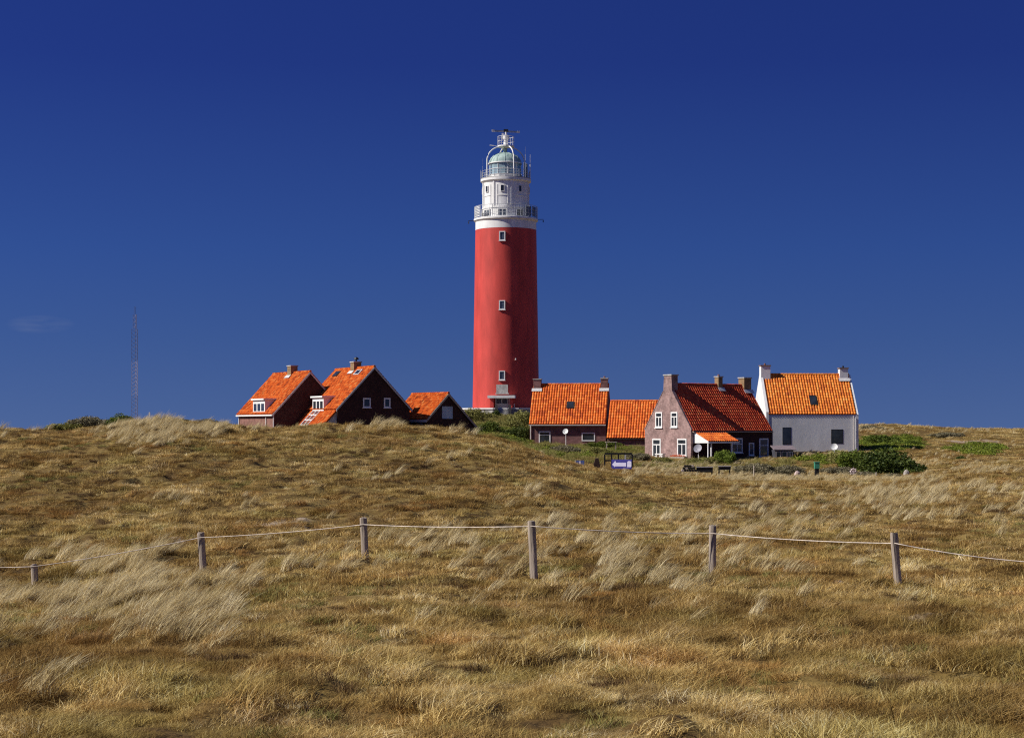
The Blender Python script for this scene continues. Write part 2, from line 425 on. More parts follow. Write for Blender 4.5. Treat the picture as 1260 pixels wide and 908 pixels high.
def leaf_mesh(name, n, rad, hh, size, seed, m):
    r = np.random.default_rng(seed); V = []; Fc = []; T = []
    for k in range(n):
        a = r.uniform(0, 2 * math.pi); q = rad * math.sqrt(r.uniform())
        p = Vector((q * math.cos(a), q * math.sin(a), hh * r.uniform() * (1 - .6 * (q / rad) ** 2)))
        u = Vector(r.normal(size=3)).normalized(); w = u.cross(Vector(r.normal(size=3))).normalized()
        s = size * r.uniform(.6, 1.4); o = len(V)
        V += [tuple(p - u * s), tuple(p + w * s * .45), tuple(p + u * s), tuple(p - w * s * .45)]
        Fc.append((o, o + 1, o + 2, o + 3)); T.append(r.uniform())
    me = bpy.data.meshes.new(name); me.from_pydata(V, [], Fc)
    at_ = me.attributes.new('tint', 'FLOAT', 'FACE'); at_.data.foreach_set('value', np.array(T, dtype=np.float32))
    me.materials.append(m)
    return bpy.data.objects.new(name, me)


def scatter(name, pts, rz, scl, protos, label=None):
    n = len(pts)
    me = bpy.data.meshes.new(name + '_points'); me.vertices.add(n)
    me.vertices.foreach_set('co', np.asarray(pts, np.float32).ravel())
    rot = np.zeros((n, 3), np.float32); rot[:, 2] = rz
    a = me.attributes.new('rot', 'FLOAT_VECTOR', 'POINT'); a.data.foreach_set('vector', rot.ravel())
    a = me.attributes.new('scl', 'FLOAT_VECTOR', 'POINT'); a.data.foreach_set('vector', np.asarray(scl, np.float32).ravel())
    a = me.attributes.new('pick', 'INT', 'POINT'); a.data.foreach_set('value', rng.integers(0, len(protos), n).astype(np.int32))
    o = bpy.data.objects.new(name, me); COL.objects.link(o)
    c = bpy.data.collections.new(name + '_kinds')
    for p in protos: c.objects.link(p)
    ng = bpy.data.node_groups.new(name + '_scatter', 'GeometryNodeTree')
    ng.interface.new_socket('Geometry', in_out='INPUT', socket_type='NodeSocketGeometry')
    ng.interface.new_socket('Geometry', in_out='OUTPUT', socket_type='NodeSocketGeometry')
    gi = ng.nodes.new('NodeGroupInput'); go = ng.nodes.new('NodeGroupOutput')
    iop = ng.nodes.new('GeometryNodeInstanceOnPoints'); ci = ng.nodes.new('GeometryNodeCollectionInfo')
    ci.inputs['Collection'].default_value = c; ci.inputs['Separate Children'].default_value = True; ci.inputs['Reset Children'].default_value = True
    iop.inputs['Pick Instance'].default_value = True

    def na(nm, t):
        q = ng.nodes.new('GeometryNodeInputNamedAttribute'); q.data_type = t; q.inputs[0].default_value = nm
        return next(s for s in q.outputs if s.enabled and s.name == 'Attribute')
    L = ng.links.new
    L(gi.outputs[0], iop.inputs['Points']); L(ci.outputs[0], iop.inputs['Instance'])
    L(na('pick', 'INT'), iop.inputs['Instance Index']); L(na('rot', 'FLOAT_VECTOR'), iop.inputs['Rotation']); L(na('scl', 'FLOAT_VECTOR'), iop.inputs['Scale'])
    L(iop.outputs[0], go.inputs[0])
    md = o.modifiers.new('scatter', 'NODES'); md.node_group = ng
    tag(o, label, None, kind='stuff')
    return o


def field(dmin, dmax, dens, pmin=-60, pmax=1330, seed=1):
    """random points on the ground with density dens per square metre"""
    r = np.random.default_rng(seed)
    area = (pmax - pmin) / F * (dmax ** 2 - dmin ** 2) / 2
    n = int(area * dens)
    D = np.sqrt(r.uniform(dmin ** 2, dmax ** 2, n)); U = r.uniform(pmin, pmax, n)
    return (U - CX) / F * D, D, U


def place(x, y): return np.stack([x, y, hgt(x, y)], -1)


def pxy(x, y):
    """photograph position of the ground at x, y"""
    return CX + F * x / y, HY - F * hgt(x, y) / y


TURF = attr_mat('dry_turf_blades', [(.12, (.085, .048, .016)), (.30, (.30, .19, .058)), (.48, (.56, .39, .130)), (.68, (.82, .63, .265)), (.88, (.97, .87, .58))], .85, nscale=.55, nmix=.45, transl=.25, world=True, inst=.36, spec=.12,
                big=[(.20, (.62, .54, .46), .95, .44, .60), (.33, (.78, .84, .74), .9, .50, .62), (.47, (.88, .68, .55), .8, .55, .68), (1.6, (.55, .50, .46), .85, .52, .62)])
MARRAM = attr_mat('pale_marram_blades', [(.1, (.25, .17, .065)), (.4, (.52, .41, .20)), (.7, (.74, .63, .38)), (.95, (.90, .82, .58))], .8, nscale=1.2, nmix=.35, transl=.3, world=True, inst=.3, spec=.15)
SCRUB = attr_mat('brown_scrub_blades', [(0, (.045, .026, .014)), (.5, (.13, .076, .033)), (1, (.27, .175, .075))], .9, nscale=.8, nmix=.3, transl=.15, world=True, inst=.3, spec=.1)
GREENL = attr_mat('green_creeper_leaves', [(0, (.06, .085, .010)), (.5, (.16, .205, .02)), (1, (.36, .38, .055))], .6, nscale=.5, nmix=.4, transl=.25, world=True, inst=.25)
OLIVEL = attr_mat('olive_ground_blades', [(0, (.11, .085, .025)), (.5, (.25, .225, .06)), (1, (.42, .38, .15))], .8, nscale=.5, nmix=.4, transl=.25, world=True, inst=.3)

turf = [blades_mesh('turf_tuft', 130, .34, .04, .15, .013, .45, 1.0, 100 + k, TURF, droop=.6) for k in range(6)]
turf_tall = [blades_mesh('tall_turf_tuft', 90, .26, .10, .28, .012, .6, .55, 120 + k, TURF) for k in range(4)]
marram = [blades_mesh('marram_tuft', 75, .19, .38, .85, .016, .58, .20, 140 + k, MARRAM, droop=.3, segs=4) for k in range(5)]
scrub = [blades_mesh('scrub_tuft', 130, .30, .06, .22, .016, .15, .7, 160 + k, SCRUB) for k in range(4)]
creeper = [leaf_mesh('creeper_tuft', 160, .55, .38, .085, 180 + k, GREENL) for k in range(4)]
olive = [blades_mesh('olive_tuft', 110, .40, .12, .42, .022, .25, .5, 200 + k, OLIVEL) for k in range(4)]


def s3(s, hz): return np.stack([s, s, s * hz], -1)


# --- turf over the whole field
X = []; Y = []
for (a, b, dn, sd) in [(14, 36, 14, 1), (36, 62, 10, 2), (62, 125, 5.5, 3), (125, 200, 2.6, 4), (200, 262, 1.6, 5)]:
    x, y, u = field(a, b, dn, seed=sd); X.append(x); Y.append(y)
X = np.concatenate(X); Y = np.concatenate(Y)
cl = fbm(X / 1.1, Y / 1.6, 31); br = fbm(X / 6, Y / 9, 33)
PX, PY = pxy(X, Y)


def house_clear(x, y):
    k = np.ones(len(x), bool)
    k &= (sandiness(x, y) < .6) | (rng.uniform(size=len(x)) < .25)
    for (hx, hy, r) in CLEAR: k &= (x - hx) ** 2 + (y - hy) ** 2 > r * r
    return k


CLEAR = [(18.9, 171.9, 4.0), (22.5, 174.5, 4.0), (15.7, 169.5, 3.2), (29.8, 182, 4.6), (27, 182, 4), (33, 182, 4), (6.3, 192, 4), (3.6, 192.4, 3.8), (9, 191.6, 3.8), (13.0, 188.3, 3.6),
         (-22.8, 185, 5.5), (-15.9, 180, 5.5), (-8.6, 182, 3.6), (-.8, 234, 7.2), (-13.5, 176, 3), (-20.5, 181, 3), (-13.45, 49.5, 1.0), (-13.2, 48.2, .8)]
green_zone = ((PX > 560) & (PX < 800) & (PY < 562) & (Y > 150)) | ((PX > 1052) & (PX < 1145) & (PY < 558) & (PY > 533) & (Y > 185)) | ((PX > 1165) & (PX < 1250) & (PY < 562) & (PY > 543) & (Y > 180))
keep = house_clear(X, Y) & ~(green_zone & (rng.uniform(size=len(X)) < .85)) & (cl + .30 * rng.uniform(size=len(X)) > np.where(Y < 34, .30, np.where(Y < 48, .41, .44)))
x, y, c, b_ = X[keep], Y[keep], cl[keep], br[keep]
sc = (.65 + 1.1 * np.clip((c - .35) / .4, 0, 1)) * rng.uniform(.75, 1.25, len(x)) * np.where(y > 125, 1.35, 1)
nr = y < 36
hz = rng.uniform(.7, 1.35, len(x))
scatter('turf_grass', place(x[~nr], y[~nr]), rng.normal(0, .7, (~nr).sum()), s3(sc, hz)[~nr], turf, 'short dry ochre turf covering the dune field')
turf_fine = [blades_mesh('fine_turf_tuft', 230, .34, .05, .19, .0075, .5, .9, 240 + k, TURF, droop=.6, segs=4) for k in range(6)]
scatter('near_turf_grass', place(x[nr], y[nr]), rng.normal(0, .7, nr.sum()), s3(sc, hz)[nr], turf_fine, 'fine dry turf in the nearest strip of the field')
print('turf', len(x))

# --- taller ochre tufts in clumps
x, y, u = field(16, 130, 3.0, seed=21)
p = fbm(x / 2.3, y / 4.0, 41, 4); q = fbm(x / 8, y / 14, 43)
k = (p * .6 + q * .4 + .12 * rng.uniform(size=len(x)) > .635) & house_clear(x, y)
x, y = x[k], y[k]
scatter('tall_turf_grass', place(x, y), rng.normal(0, .6, len(x)), s3(rng.uniform(.8, 1.5, len(x)), rng.uniform(.7, 1.2, len(x))), turf_tall, 'taller straw coloured tufts among the turf')
print('tall', len(x))

# --- compact hummock tufts that give the slope its lumpy look
hum = [blades_mesh('hummock_tuft', 200, .30, .10, .34, .015, .25, .75, 220 + k, TURF, droop=.75) for k in range(5)]
x, y, u = field(18, 150, 1.9, seed=27)
p = fbm(x / 1.0, y / 1.6, 45, 2); q = fbm(x / 12, y / 20, 47)
k = (p * .7 + q * .3 + .15 * rng.uniform(size=len(x)) > .60) & house_clear(x, y)
x, y = x[k], y[k]
sh = rng.uniform(.55, 1.25, len(x))
scatter('hummock_grass', place(x, y), rng.normal(0, 1.0, len(x)), s3(sh, rng.uniform(.7, 1.2, len(x)) * np.where(y < 45, .75, 1)), hum, 'rounded hummocks of dry grass on the dune slope')
# --- mossy olive tufts here and there in the near field
x, y, u = field(17, 100, 2.0, seed=28)
p = fbm(x / 3.0, y / 5.0, 48, 3)
k = p + .1 * rng.uniform(size=len(x)) > .70
x, y = x[k], y[k]
scatter('mossy_grass', place(x, y), rng.normal(0, .8, len(x)), s3(rng.uniform(.4, .8, len(x)), rng.uniform(.5, .9, len(x))), olive, 'olive green mossy tufts scattered in the dry turf')

# --- dark scrub mats
x, y, u = field(16, 190, 5.0, seed=22)
p = fbm(x / .8, y / 1.3, 51, 3); q = fbm(x / 9, y / 16, 53)
px_, py_ = pxy(x, y)
mid = np.clip(1 - np.abs(y - 80) / 30, 0, 1) * .075 - .01
k = (p * .75 + q * .25 + mid > .592) & house_clear(x, y)
x, y = x[k], y[k]
scatter('scrub_cover', place(x, y), rng.uniform(0, 6.3, len(x)), s3(rng.uniform(.35, .85, len(x)), rng.uniform(.8, 1.5, len(x))), scrub, 'dark brown dead scrub mats in the turf')
print('scrub', len(x))

# --- pale marram grass bent to the right by the wind
x, y, u = field(17, 240, 3.6, seed=23)
px_, py_ = pxy(x, y)
p = fbm(x / 2.2, y / 4.5, 61, 3); q = fbm(x / 6, y / 12, 63)
r_ = rng.uniform(size=len(x))


def blob(cx, cy, rx, ry): return np.clip(1.25 - ((px_ - cx) / rx) ** 2 - ((py_ - cy) / ry) ** 2, 0, 1)


w = .0 * p
pm = fbm(x / 1.3, y / 2.6, 67, 2)
w = np.maximum(w, .9 * blob(125, 735, 190, 62) * (pm > .46) * (blob(44, 714, 48, 27) < .3))
w = np.maximum(w, .6 * blob(250, 790, 150, 40) * (pm > .58))
w = np.maximum(w, .6 * blob(30, 810, 90, 60) * (pm > .54))
w = np.maximum(w, .5 * blob(780, 690, 260, 50) * (pm > .55))
w = np.maximum(w, .4 * blob(400, 690, 160, 30) * (pm > .60))
w = np.maximum(w, .35 * blob(530, 668, 90, 22) * (p > .5))
w = np.maximum(w, .4 * blob(1150, 622, 150, 26) * (p > .47))
w = np.maximum(w, .3 * blob(950, 640, 140, 20) * (p > .5))
w = np.maximum(w, .95 * blob(180, 534, 66, 18) * (y > 85) * (y < 108))
w = np.maximum(w, .8 * blob(255, 532, 30, 9) * (y > 85) * (y < 110))
w = np.maximum(w, .7 * blob(478, 519, 24, 8) * (y < 112) * (y > 98))
w = np.maximum(w, .3 * blob(570, 532, 28, 6) * (y < 112))
w = np.maximum(w, .12 * blob(370, 529, 140, 6) * (y < 112) * (p > .5))
w = np.maximum(w, .8 * blob(850, 577, 85, 10) * (y > 132))
w = np.maximum(w, .8 * blob(965, 588, 95, 9) * (y > 122))
w = np.maximum(w, .4 * blob(1100, 594, 90, 7) * (y > 118))
w = np.maximum(w, .6 * blob(1010, 559, 40, 5) * (y > 140))
w = np.maximum(w, .35 * blob(1180, 575, 90, 14) * (y > 115) * (p > .48))
w = np.maximum(w, .4 * blob(1120, 526, 120, 7) * (y > 215) * (p > .45))
w = np.maximum(w, .05 * (q > .55) * (p > .5))
k = (r_ < w) & house_clear(x, y)
x, y = x[k], y[k]
near = np.clip((y - 20) / 60, 0, 1)
scatter('marram_grass', place(x, y), rng.normal(0, .35, len(x)), s3(rng.uniform(.6, 1.1, len(x)) * np.where(y > 118, .78, np.where(y > 85, 1.05, 1)), rng.uniform(.55, 1.0, len(x))), marram, 'pale bleached marram grass bent over by the wind')
print('marram', len(x))
# dense heart of the near marram clump
x, y, u = field(22, 56, 9.0, pmin=-60, pmax=330, seed=24)
px_, py_ = pxy(x, y); p = fbm(x / 1.6, y / 3.2, 65, 3)
pm = fbm(x / 1.3, y / 2.6, 67, 2)
w = .8 * blob(115, 732, 165, 58) * (pm > .50) * (blob(44, 714, 48, 27) < .3)
k = rng.uniform(size=len(x)) < w
x, y = x[k], y[k]
scatter('near_marram_grass', place(x, y), rng.normal(0, .3, len(x)), s3(rng.uniform(.6, 1.05, len(x)), rng.uniform(.55, 1.0, len(x))), marram, 'thick pale marram clump in the near left corner')

# --- green creeper and olive cover round the houses
x, y, u = field(145, 236, 3.2, pmin=540, pmax=1330, seed=25)
px_, py_ = pxy(x, y); p = fbm(x / 2.5, y / 4, 71, 3)
w = np.maximum(np.maximum(.95 * blob(715, 553, 85, 10), .9 * blob(615, 540, 60, 14)), np.maximum(.9 * blob(1095, 546, 45, 10), .8 * blob(1200, 553, 38, 7)))
w = np.maximum(w, .9 * blob(1020, 566, 45, 9)); w = np.maximum(w, .6 * blob(770, 545, 30, 6))
k = (rng.uniform(size=len(x)) < w * (p > .38)) & house_clear(x, y) & ~((px_ > 650) & (px_ < 750) & (y > 180))
x, y = x[k], y[k]
scatter('green_creeper', place(x, y), rng.uniform(0, 6.3, len(x)), s3(rng.uniform(.6, 1.3, len(x)), rng.uniform(.4, .95, len(x))), creeper, 'bright green creeping ground cover by the houses')
x, y, u = field(145, 236, 2.6, pmin=540, pmax=1330, seed=26)
px_, py_ = pxy(x, y)
w = np.maximum(np.maximum(.9 * blob(640, 522, 90, 26), .8 * blob(730, 555, 100, 14)), .6 * blob(900, 573, 110, 8))
k = (rng.uniform(size=len(x)) < w) & house_clear(x, y)
x, y = x[k], y[k]
scatter('olive_grass', place(x, y), rng.normal(0, .8, len(x)), s3(rng.uniform(.7, 1.5, len(x)), rng.uniform(.7, 1.3, len(x))), olive, 'olive green rough grass on the lighthouse mound')

# ------------------------------------------------------------------ windows, roofs, chimneys


def window(parent, o, ux, w, h, nrm, name='window', cols=1, transom=None, frame=WHITE, pane=PANE, fw=.09, sill=True, proud=.05, barw=.06):
    """o: lower left corner on the wall, ux: unit vector to the right, nrm: outward"""
    o, ux, nrm = Vector(o), Vector(ux), Vector(nrm); uz = Vector((0, 0, 1))
    m = MB(); b = o - nrm * .02
    d = nrm * (proud + .02)
    m.obox(b, ux * fw, d, uz * h); m.obox(b + ux * (w - fw), ux * fw, d, uz * h)
    m.obox(b + ux * fw, ux * (w - 2 * fw), d, uz * fw); m.obox(b + ux * fw + uz * (h - fw), ux * (w - 2 * fw), d, uz * fw)
    top = h - fw
    if transom:
        m.obox(b + ux * fw + uz * (h * transom - barw / 2), ux * (w - 2 * fw), d * .9, uz * barw); top = h * transom - barw / 2
    for c in range(1, cols):
        m.obox(b + ux * (fw + (w - 2 * fw) * c / cols - barw / 2) + uz * fw, ux * barw, d * .85, uz * (top - fw))
    fr = m.build(name, frame, parent)
    p = MB(); p.obox(o + ux * fw * .9 + uz * fw * .9 - nrm * .02, ux * (w - 1.8 * fw), nrm * .035, uz * (h - 1.8 * fw))
    p.build('pane', pane, fr)
    if sill:
        s_ = MB(); s_.obox(o - ux * .06 - uz * .07 - nrm * .01, ux * (w + .12), nrm * (proud + .08), uz * .07); s_.build('sill', frame, fr)
    return fr


def pantile_slope(mb, e0, e1, r0, r1, nrm, tw=.27, cl=.36, amp=.08, seed=0):
    """rows of pantiles between eave e0-e1 and ridge r0-r1 as one wavy stepped sheet with a thin underside"""
    e0, e1, r0, r1, nrm = map(Vector, (e0, e1, r0, r1, nrm)); nrm = nrm.normalized()
    L = (e1 - e0).length; S = (r0 - e0).length
    nc = max(2, round(L / tw)); nr = max(2, round(S / cl)); K = 5
    r = np.random.default_rng(seed)
    tin = r.uniform(size=(nr, nc)); jit = r.uniform(0, .008, size=(nr, nc))
    prof = [amp * q for q in (.0, .72, 1.0, .88, .5, .0)]
    vs = []; fs = []; ts = []
    for i in range(nr):
        v0 = i / nr; v1 = min(1.0, (i + 1) / nr + .02)
        for j in range(nc):
            o = len(vs)
            for (v, lift) in ((v0, .035 + jit[i, j]), (v1, .0 + jit[i, j])):
                for k in range(K + 1):
                    u = (j + k / K) / nc
                    p = (e0 * (1 - u) + e1 * u) * (1 - v) + (r0 * (1 - u) + r1 * u) * v
                    vs.append(p + nrm * (lift + prof[k]))
            for k in range(K + 1):                       # lower lip
                u = (j + k / K) / nc
                p = (e0 * (1 - u) + e1 * u) * (1 - v0) + (r0 * (1 - u) + r1 * u) * v0
                vs.append(p - nrm * .005)
            M = K + 1
            for k in range(K):
                fs.append((o + k, o + k + 1, o + M + k + 1, o + M + k)); ts.append(tin[i, j])
                fs.append((o + 2 * M + k, o + 2 * M + k + 1, o + k + 1, o + k)); ts.append(tin[i, j] * .5)
    if (e1 - e0).cross(r0 - e0).dot(nrm) < 0: fs = [f[::-1] for f in fs]
    o = len(mb.v); mb.v += [tuple(v) for v in vs]; mb.f += [tuple(i + o for i in f) for f in fs]; mb.t += ts


class House:
    """local x runs along the ridge, local -y is the front slope; w1/h1 front half width and eave height, w2/h2 back"""

    def __init__(s, name, loc, th, L, w1, h1, w2, h2, hr, wall, tiles, label, cat='house', group=None, over=.30, gover=.12, rooft=.10, seed=1, parapet=False, wallin=0):
        s.L, s.w1, s.h1, s.w2, s.h2, s.hr = L, w1, h1, w2, h2, hr
        s.root = empty(name, loc, th); tag(s.root, label, cat, group)
        s.gov = gover
        x0, x1 = -L / 2, L / 2
        w = MB()
        poly = [(x0, -w1, -.8), (x0, w2, -.8), (x0, w2, h2 - .05), (x0, 0, hr - .05), (x0, -w1, h1 - .05)]
        w.prism(poly, (L, 0, 0)); s.wall = w.build('wall', wall, s.root)
        rb = MB()
        s.nf = Vector((0, -(hr - h1), w1)).normalized(); s.nb = Vector((0, (hr - h2), w2)).normalized()
        sf = (hr - h1) / w1; sb = (hr - h2) / w2
        g = gover
        s.yo = -w1 - over; s.zo = h1 - over * sf
        yb = w2 + over; zb = h2 - over * sb
        lift = Vector((0, 0, .07))
        ef0 = Vector((x0 - g, s.yo, s.zo)) + lift; ef1 = Vector((x1 + g, s.yo, s.zo)) + lift
        rr0 = Vector((x0 - g, 0, hr)) + lift; rr1 = Vector((x1 + g, 0, hr)) + lift
        eb0 = Vector((x0 - g, yb, zb)) + lift; eb1 = Vector((x1 + g, yb, zb)) + lift
        pantile_slope(rb, ef0, ef1, rr0, rr1, s.nf, seed=seed); pantile_slope(rb, eb0, eb1, rr0, rr1, s.nb, seed=seed + 50)
        # deck under the tiles
        dk = -.11
        for (a, b_, c, d, n) in ((ef0, ef1, rr1, rr0, s.nf), (eb0, eb1, rr1, rr0, s.nb)):
            rb.prism([a - n * .01, b_ - n * .01, c - n * .01, d - n * .01], n * dk, .1)
        # ridge tiles
        nseg = max(3, round((L + 2 * g) / .38)); rrand = np.random.default_rng(seed + 9)
        for k in range(nseg):
            a = rr0.lerp(rr1, k / nseg); b_ = rr0.lerp(rr1, (k + 1.06) / nseg)
            up = Vector((0, 0, .02))
            rb.tube([a + up, b_ + up + Vector((0, 0, .012))], [.12, .135], 8, float(rrand.uniform()))
        s.roof = rb.build('roof', tiles, s.root)
        s.x0, s.x1, s.g = x0, x1, g
        s.ends = (ef0, ef1, rr0, rr1, eb0, eb1)

    def fpt(s, u, v, off=0.0):
        """point on the front slope: u along 0..1 between the gables, v from wall plate 0 to ridge 1"""
        return Vector((s.x0 + u * s.L, -s.w1 * (1 - v), s.h1 + (s.hr - s.h1) * v + .07)) + s.nf * off

    def barge(s, end, m, wid=.22, th=.06):
        ef0, ef1, rr0, rr1, eb0, eb1 = s.ends
        e, r, b = (ef0, rr0, eb0) if end < 0 else (ef1, rr1, eb1)
        sx = -1 if end < 0 else 1
        mb = MB(); dz = Vector((0, 0, -.01))
        for (p, n) in ((e, s.nf), (b, s.nb)):
            mb.prism([p + dz, r + dz, r + dz + Vector((0, 0, -wid)), p + dz + Vector((0, 0, -wid))], (sx * th, 0, 0))
        return mb.build('bargeboard', m, s.root)

    def gutter(s, m, dropx=None, wid=.13, h=.13):
        ef0, ef1 = s.ends[0], s.ends[1]
        mb = MB(); mb.box((ef0.x, ef0.y - wid + .03, ef0.z - h - .05), (ef1.x, ef0.y + .05, ef0.z - .045))
        gt = mb.build('gutter', m, s.root)
        if dropx is not None:
            for dx in dropx:
                q = MB(); q.tube([(dx, -s.w1 - .08, ef0.z - .1), (dx, -s.w1 - .08, -.3)], .055, 6); q.build('downpipe', m, gt)
        return gt

    def chimney(s, x, w, d, h, m, y=0, base=1.1, flash=True, pots=1, cap=CONC, potm=None, zoff=0):
        mb = MB(); z = s.hr + zoff
        mb.box((x - w / 2, y - d / 2, z - base), (x + w / 2, y + d / 2, z + h))
        c = mb.build('chimney', m, s.roof)
        k = MB(); k.box((x - w / 2 - .06, y - d / 2 - .06, z + h - .02), (x + w / 2 + .06, y + d / 2 + .06, z + h + .09)); k.build('chimney_cap', cap, c)
        for i in range(pots):
            q = MB(); qx = x + (i - (pots - 1) / 2) * w * .5
            q.tube([(qx, y, z + h + .08), (qx, y, z + h + .28)], [.11, .09], 8); q.build('chimney_pot', potm or BRICK_RED, c)
        if flash:
            sf = (s.hr - s.h1) / s.w1
            fl = MB(); o = .05
            yy = y - d / 2 - .02
            zt = s.hr + yy * sf
            a = Vector((x - w / 2 - .14, yy - .25, zt - .25 * sf + .17)); b = Vector((x + w / 2 + .14, yy - .25, zt - .25 * sf + .17))
            c2 = Vector((x + w / 2 + .14, yy + .02, zt + .19)); d2 = Vector((x - w / 2 - .14, yy + .02, zt + .19))
            fl.prism([q_ + s.nf * .07 for q_ in (a, b, c2, d2)], s.nf * .02); fl.build('flashing', LEAD, c)
        return c

    def skylight(s, u0, u1, v0, v1, m=DARKM, pm=PANE):
        mb = MB(); a, b, c, d = s.fpt(u0, v0, .03), s.fpt(u1, v0, .03), s.fpt(u1, v1, .03), s.fpt(u0, v1, .03)
        mb.prism([a, b, c, d], s.nf * .12)
        f = mb.build('roof_window', m, s.roof)
        i = MB(); k = .14
        q = [s.fpt(u0 + (u1 - u0) * k, v0 + (v1 - v0) * k, .1505), s.fpt(u1 - (u1 - u0) * k, v0 + (v1 - v0) * k, .1505), s.fpt(u1 - (u1 - u0) * k, v1 - (v1 - v0) * k, .1505), s.fpt(u0 + (u1 - u0) * k, v1 - (v1 - v0) * k, .1505)]
        i.prism(q, s.nf * .012); i.build('pane', pm, f)
        return f

    def fwin(s, f0, f1, z0, z1, **kw):
        x = s.x0 + f0 * s.L
        return window(s.root, (x, -s.w1, z0), (1, 0, 0), (f1 - f0) * s.L, z1 - z0, (0, -1, 0), **kw)

    def gwin(s, end, y0, y1, z0, z1, **kw):
        """on the gable: y0 left edge, y1 right edge as seen from outside"""
        if end < 0: return window(s.root, (s.x0, y0, z0), (0, -1, 0), abs(y1 - y0), z1 - z0, (-1, 0, 0), **kw)
        return window(s.root, (s.x1, y0, z0), (0, 1, 0), abs(y1 - y0), z1 - z0, (1, 0, 0), **kw)

    def dormer(s, u0, u1, z0, z1, yf, tilt=.05):
        """flat roofed white dormer with three lights"""
        xa, xb = s.x0 + u0 * s.L, s.x0 + u1 * s.L
        sf = (s.hr - s.h1) / s.w1
        yb = -(s.hr - z1) / sf + .25
        ybl = -(s.hr - z0) / sf
        d = MB()
        d.prism([(xa, yf, z0), (xa, yf, z1), (xa, yb, z1), (xa, max(yf + .02, ybl), z0)], (.07, 0, 0)); d.prism([(xb - .07, yf, z0), (xb - .07, yf, z1), (xb - .07, yb, z1), (xb - .07, max(yf + .02, ybl), z0)], (.07, 0, 0))
        d.box((xa + .07, yf, z0), (xb - .07, yf + .06, z1))
        do = d.build('dormer', WHITE, s.root)
        rf = MB(); rf.prism([(xa - .12, yf - .2, z1 + .002), (xb + .12, yf - .2, z1 + .002), (xb + .12, yb + .1, z1 + .03), (xa - .12, yb + .1, z1 + .03)], (0, 0, .16))
        rf.build('dormer_roof', WHITE, do)
        n = 3; ww = (xb - xa - .2) / n
        for k in range(n):
            p = MB(); p.box((xa + .1 + k * ww + .14, yf - .02, z0 + .30), (xa + .1 + (k + 1) * ww - .14, yf + .01, z1 - .36)); p.build('pane', PANE, do)
        return do


# ------------------------------------------------------------------ the houses
# left house with a lit brick side wall, shade-darkened gable brick and a dormer
A = House('brick_house', (-22.835, 185.0, 0), -1.051, 9.67, 3.84, 1.70, 3.84, 1.70, 5.74, BRICK_SHADE, TILE_MOSS,
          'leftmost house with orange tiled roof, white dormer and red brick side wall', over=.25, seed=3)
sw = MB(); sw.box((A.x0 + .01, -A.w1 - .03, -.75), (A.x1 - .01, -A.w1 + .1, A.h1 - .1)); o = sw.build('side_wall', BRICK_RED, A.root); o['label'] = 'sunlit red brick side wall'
A.barge(1, GREYP); A.barge(-1, GREYP); A.gutter(WHITE, dropx=[A.x0 + .1, A.x0 + 7.6, A.x1 - .08])
A.chimney(.3, .95, .75, .75, BRICK_CHIM, pots=0)
A.dormer(.43, .765, 1.55, 2.95, -3.95)
# middle left house: big dark gable, long roof sweeping down
B = House('dark_gabled_house', (-15.85, 180.0, -.55), -1.105, 10.35, 3.79, 2.64, 3.79, 2.64, 6.60, BRICK_SHADE, TILE_MOSS,
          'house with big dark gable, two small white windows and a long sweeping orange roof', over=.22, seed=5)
B.barge(1, GREYP); B.barge(-1, GREYP)
B.chimney(.35, .95, .8, .65, BRICK_CHIM, pots=0)
cw = MB(); cw.tube([(.45, 0, B.hr + .7), (.45, 0, B.hr + .95)], .09, 8); cw.lathe([(.02, B.hr + 1.2), (.2, B.hr + 1.12), (.26, B.hr + .98), (.2, B.hr + .93)], 10, (.45, 0)); cw.build('chimney_cowl', DARKM, B.roof)
B.dormer(.38, .68, 2.2, 3.68, -4.02)
B.gwin(1, -1.17, -.37, 2.66, 3.6, fw=.12); B.gwin(1, 1.03, 1.72, 2.66, 3.62, fw=.13)
B.skylight(.10, .22, .80, .93); B.skylight(.66, .80, .80, .93, m=GREYP)
# its lean-to, roof carried on at the same slope
sl = (B.hr - B.h1) / B.w1; xe = 2.9
lw = MB(); ya, za = -B.w1 - .0, B.h1 - .22; yb, zb = ya - xe, za - xe * sl
lw.prism([(B.x0, ya - .02, -.8), (B.x0, ya - .02, za), (B.x0, yb, zb), (B.x0, yb, -.8)], (B.L - .25, 0, 0)); lt = lw.build('lean_to_wall', LEANW, B.root); lt['label'] = 'grey boarded lean-to end'
lr = MB(); n = B.nf
e0 = Vector((B.x0 - .1, yb - .2, zb - .2 * sl + .05)); e1 = Vector((B.x1 - .15, yb - .2, zb - .2 * sl + .05)); r0 = Vector((B.x0 - .1, ya + .01, za + .06)); r1 = Vector((B.x1 - .15, ya + .01, za + .06))
pantile_slope(lr, e0, e1, r0, r1, n, seed=77); lr.prism([e0 - n * .01, e1 - n * .01, r1 - n * .01, r0 - n * .01], n * -.1, .1)
lro = lr.build('lean_to_roof', TILE_MOSS, B.root)
ld = MB(); ua, ub = B.x0 + B.L * .40, B.x0 + B.L * .60
for k in range(3):
    xx = ua + (ub - ua) * k / 2
    ld.obox(Vector((xx - .05, e0.y + .1, e0.z + .1 * sl + .09)), (.10, 0, 0), (r0 - e0) * .97, n * .09)
for k in range(7):
    ld.obox(Vector((ua, e0.y + .1, e0.z + .1 * sl + .10)) + (r0 - e0) * (.97 * k / 6.4), (ub - ua, 0, 0), (r0 - e0).normalized() * .10, n * .07)
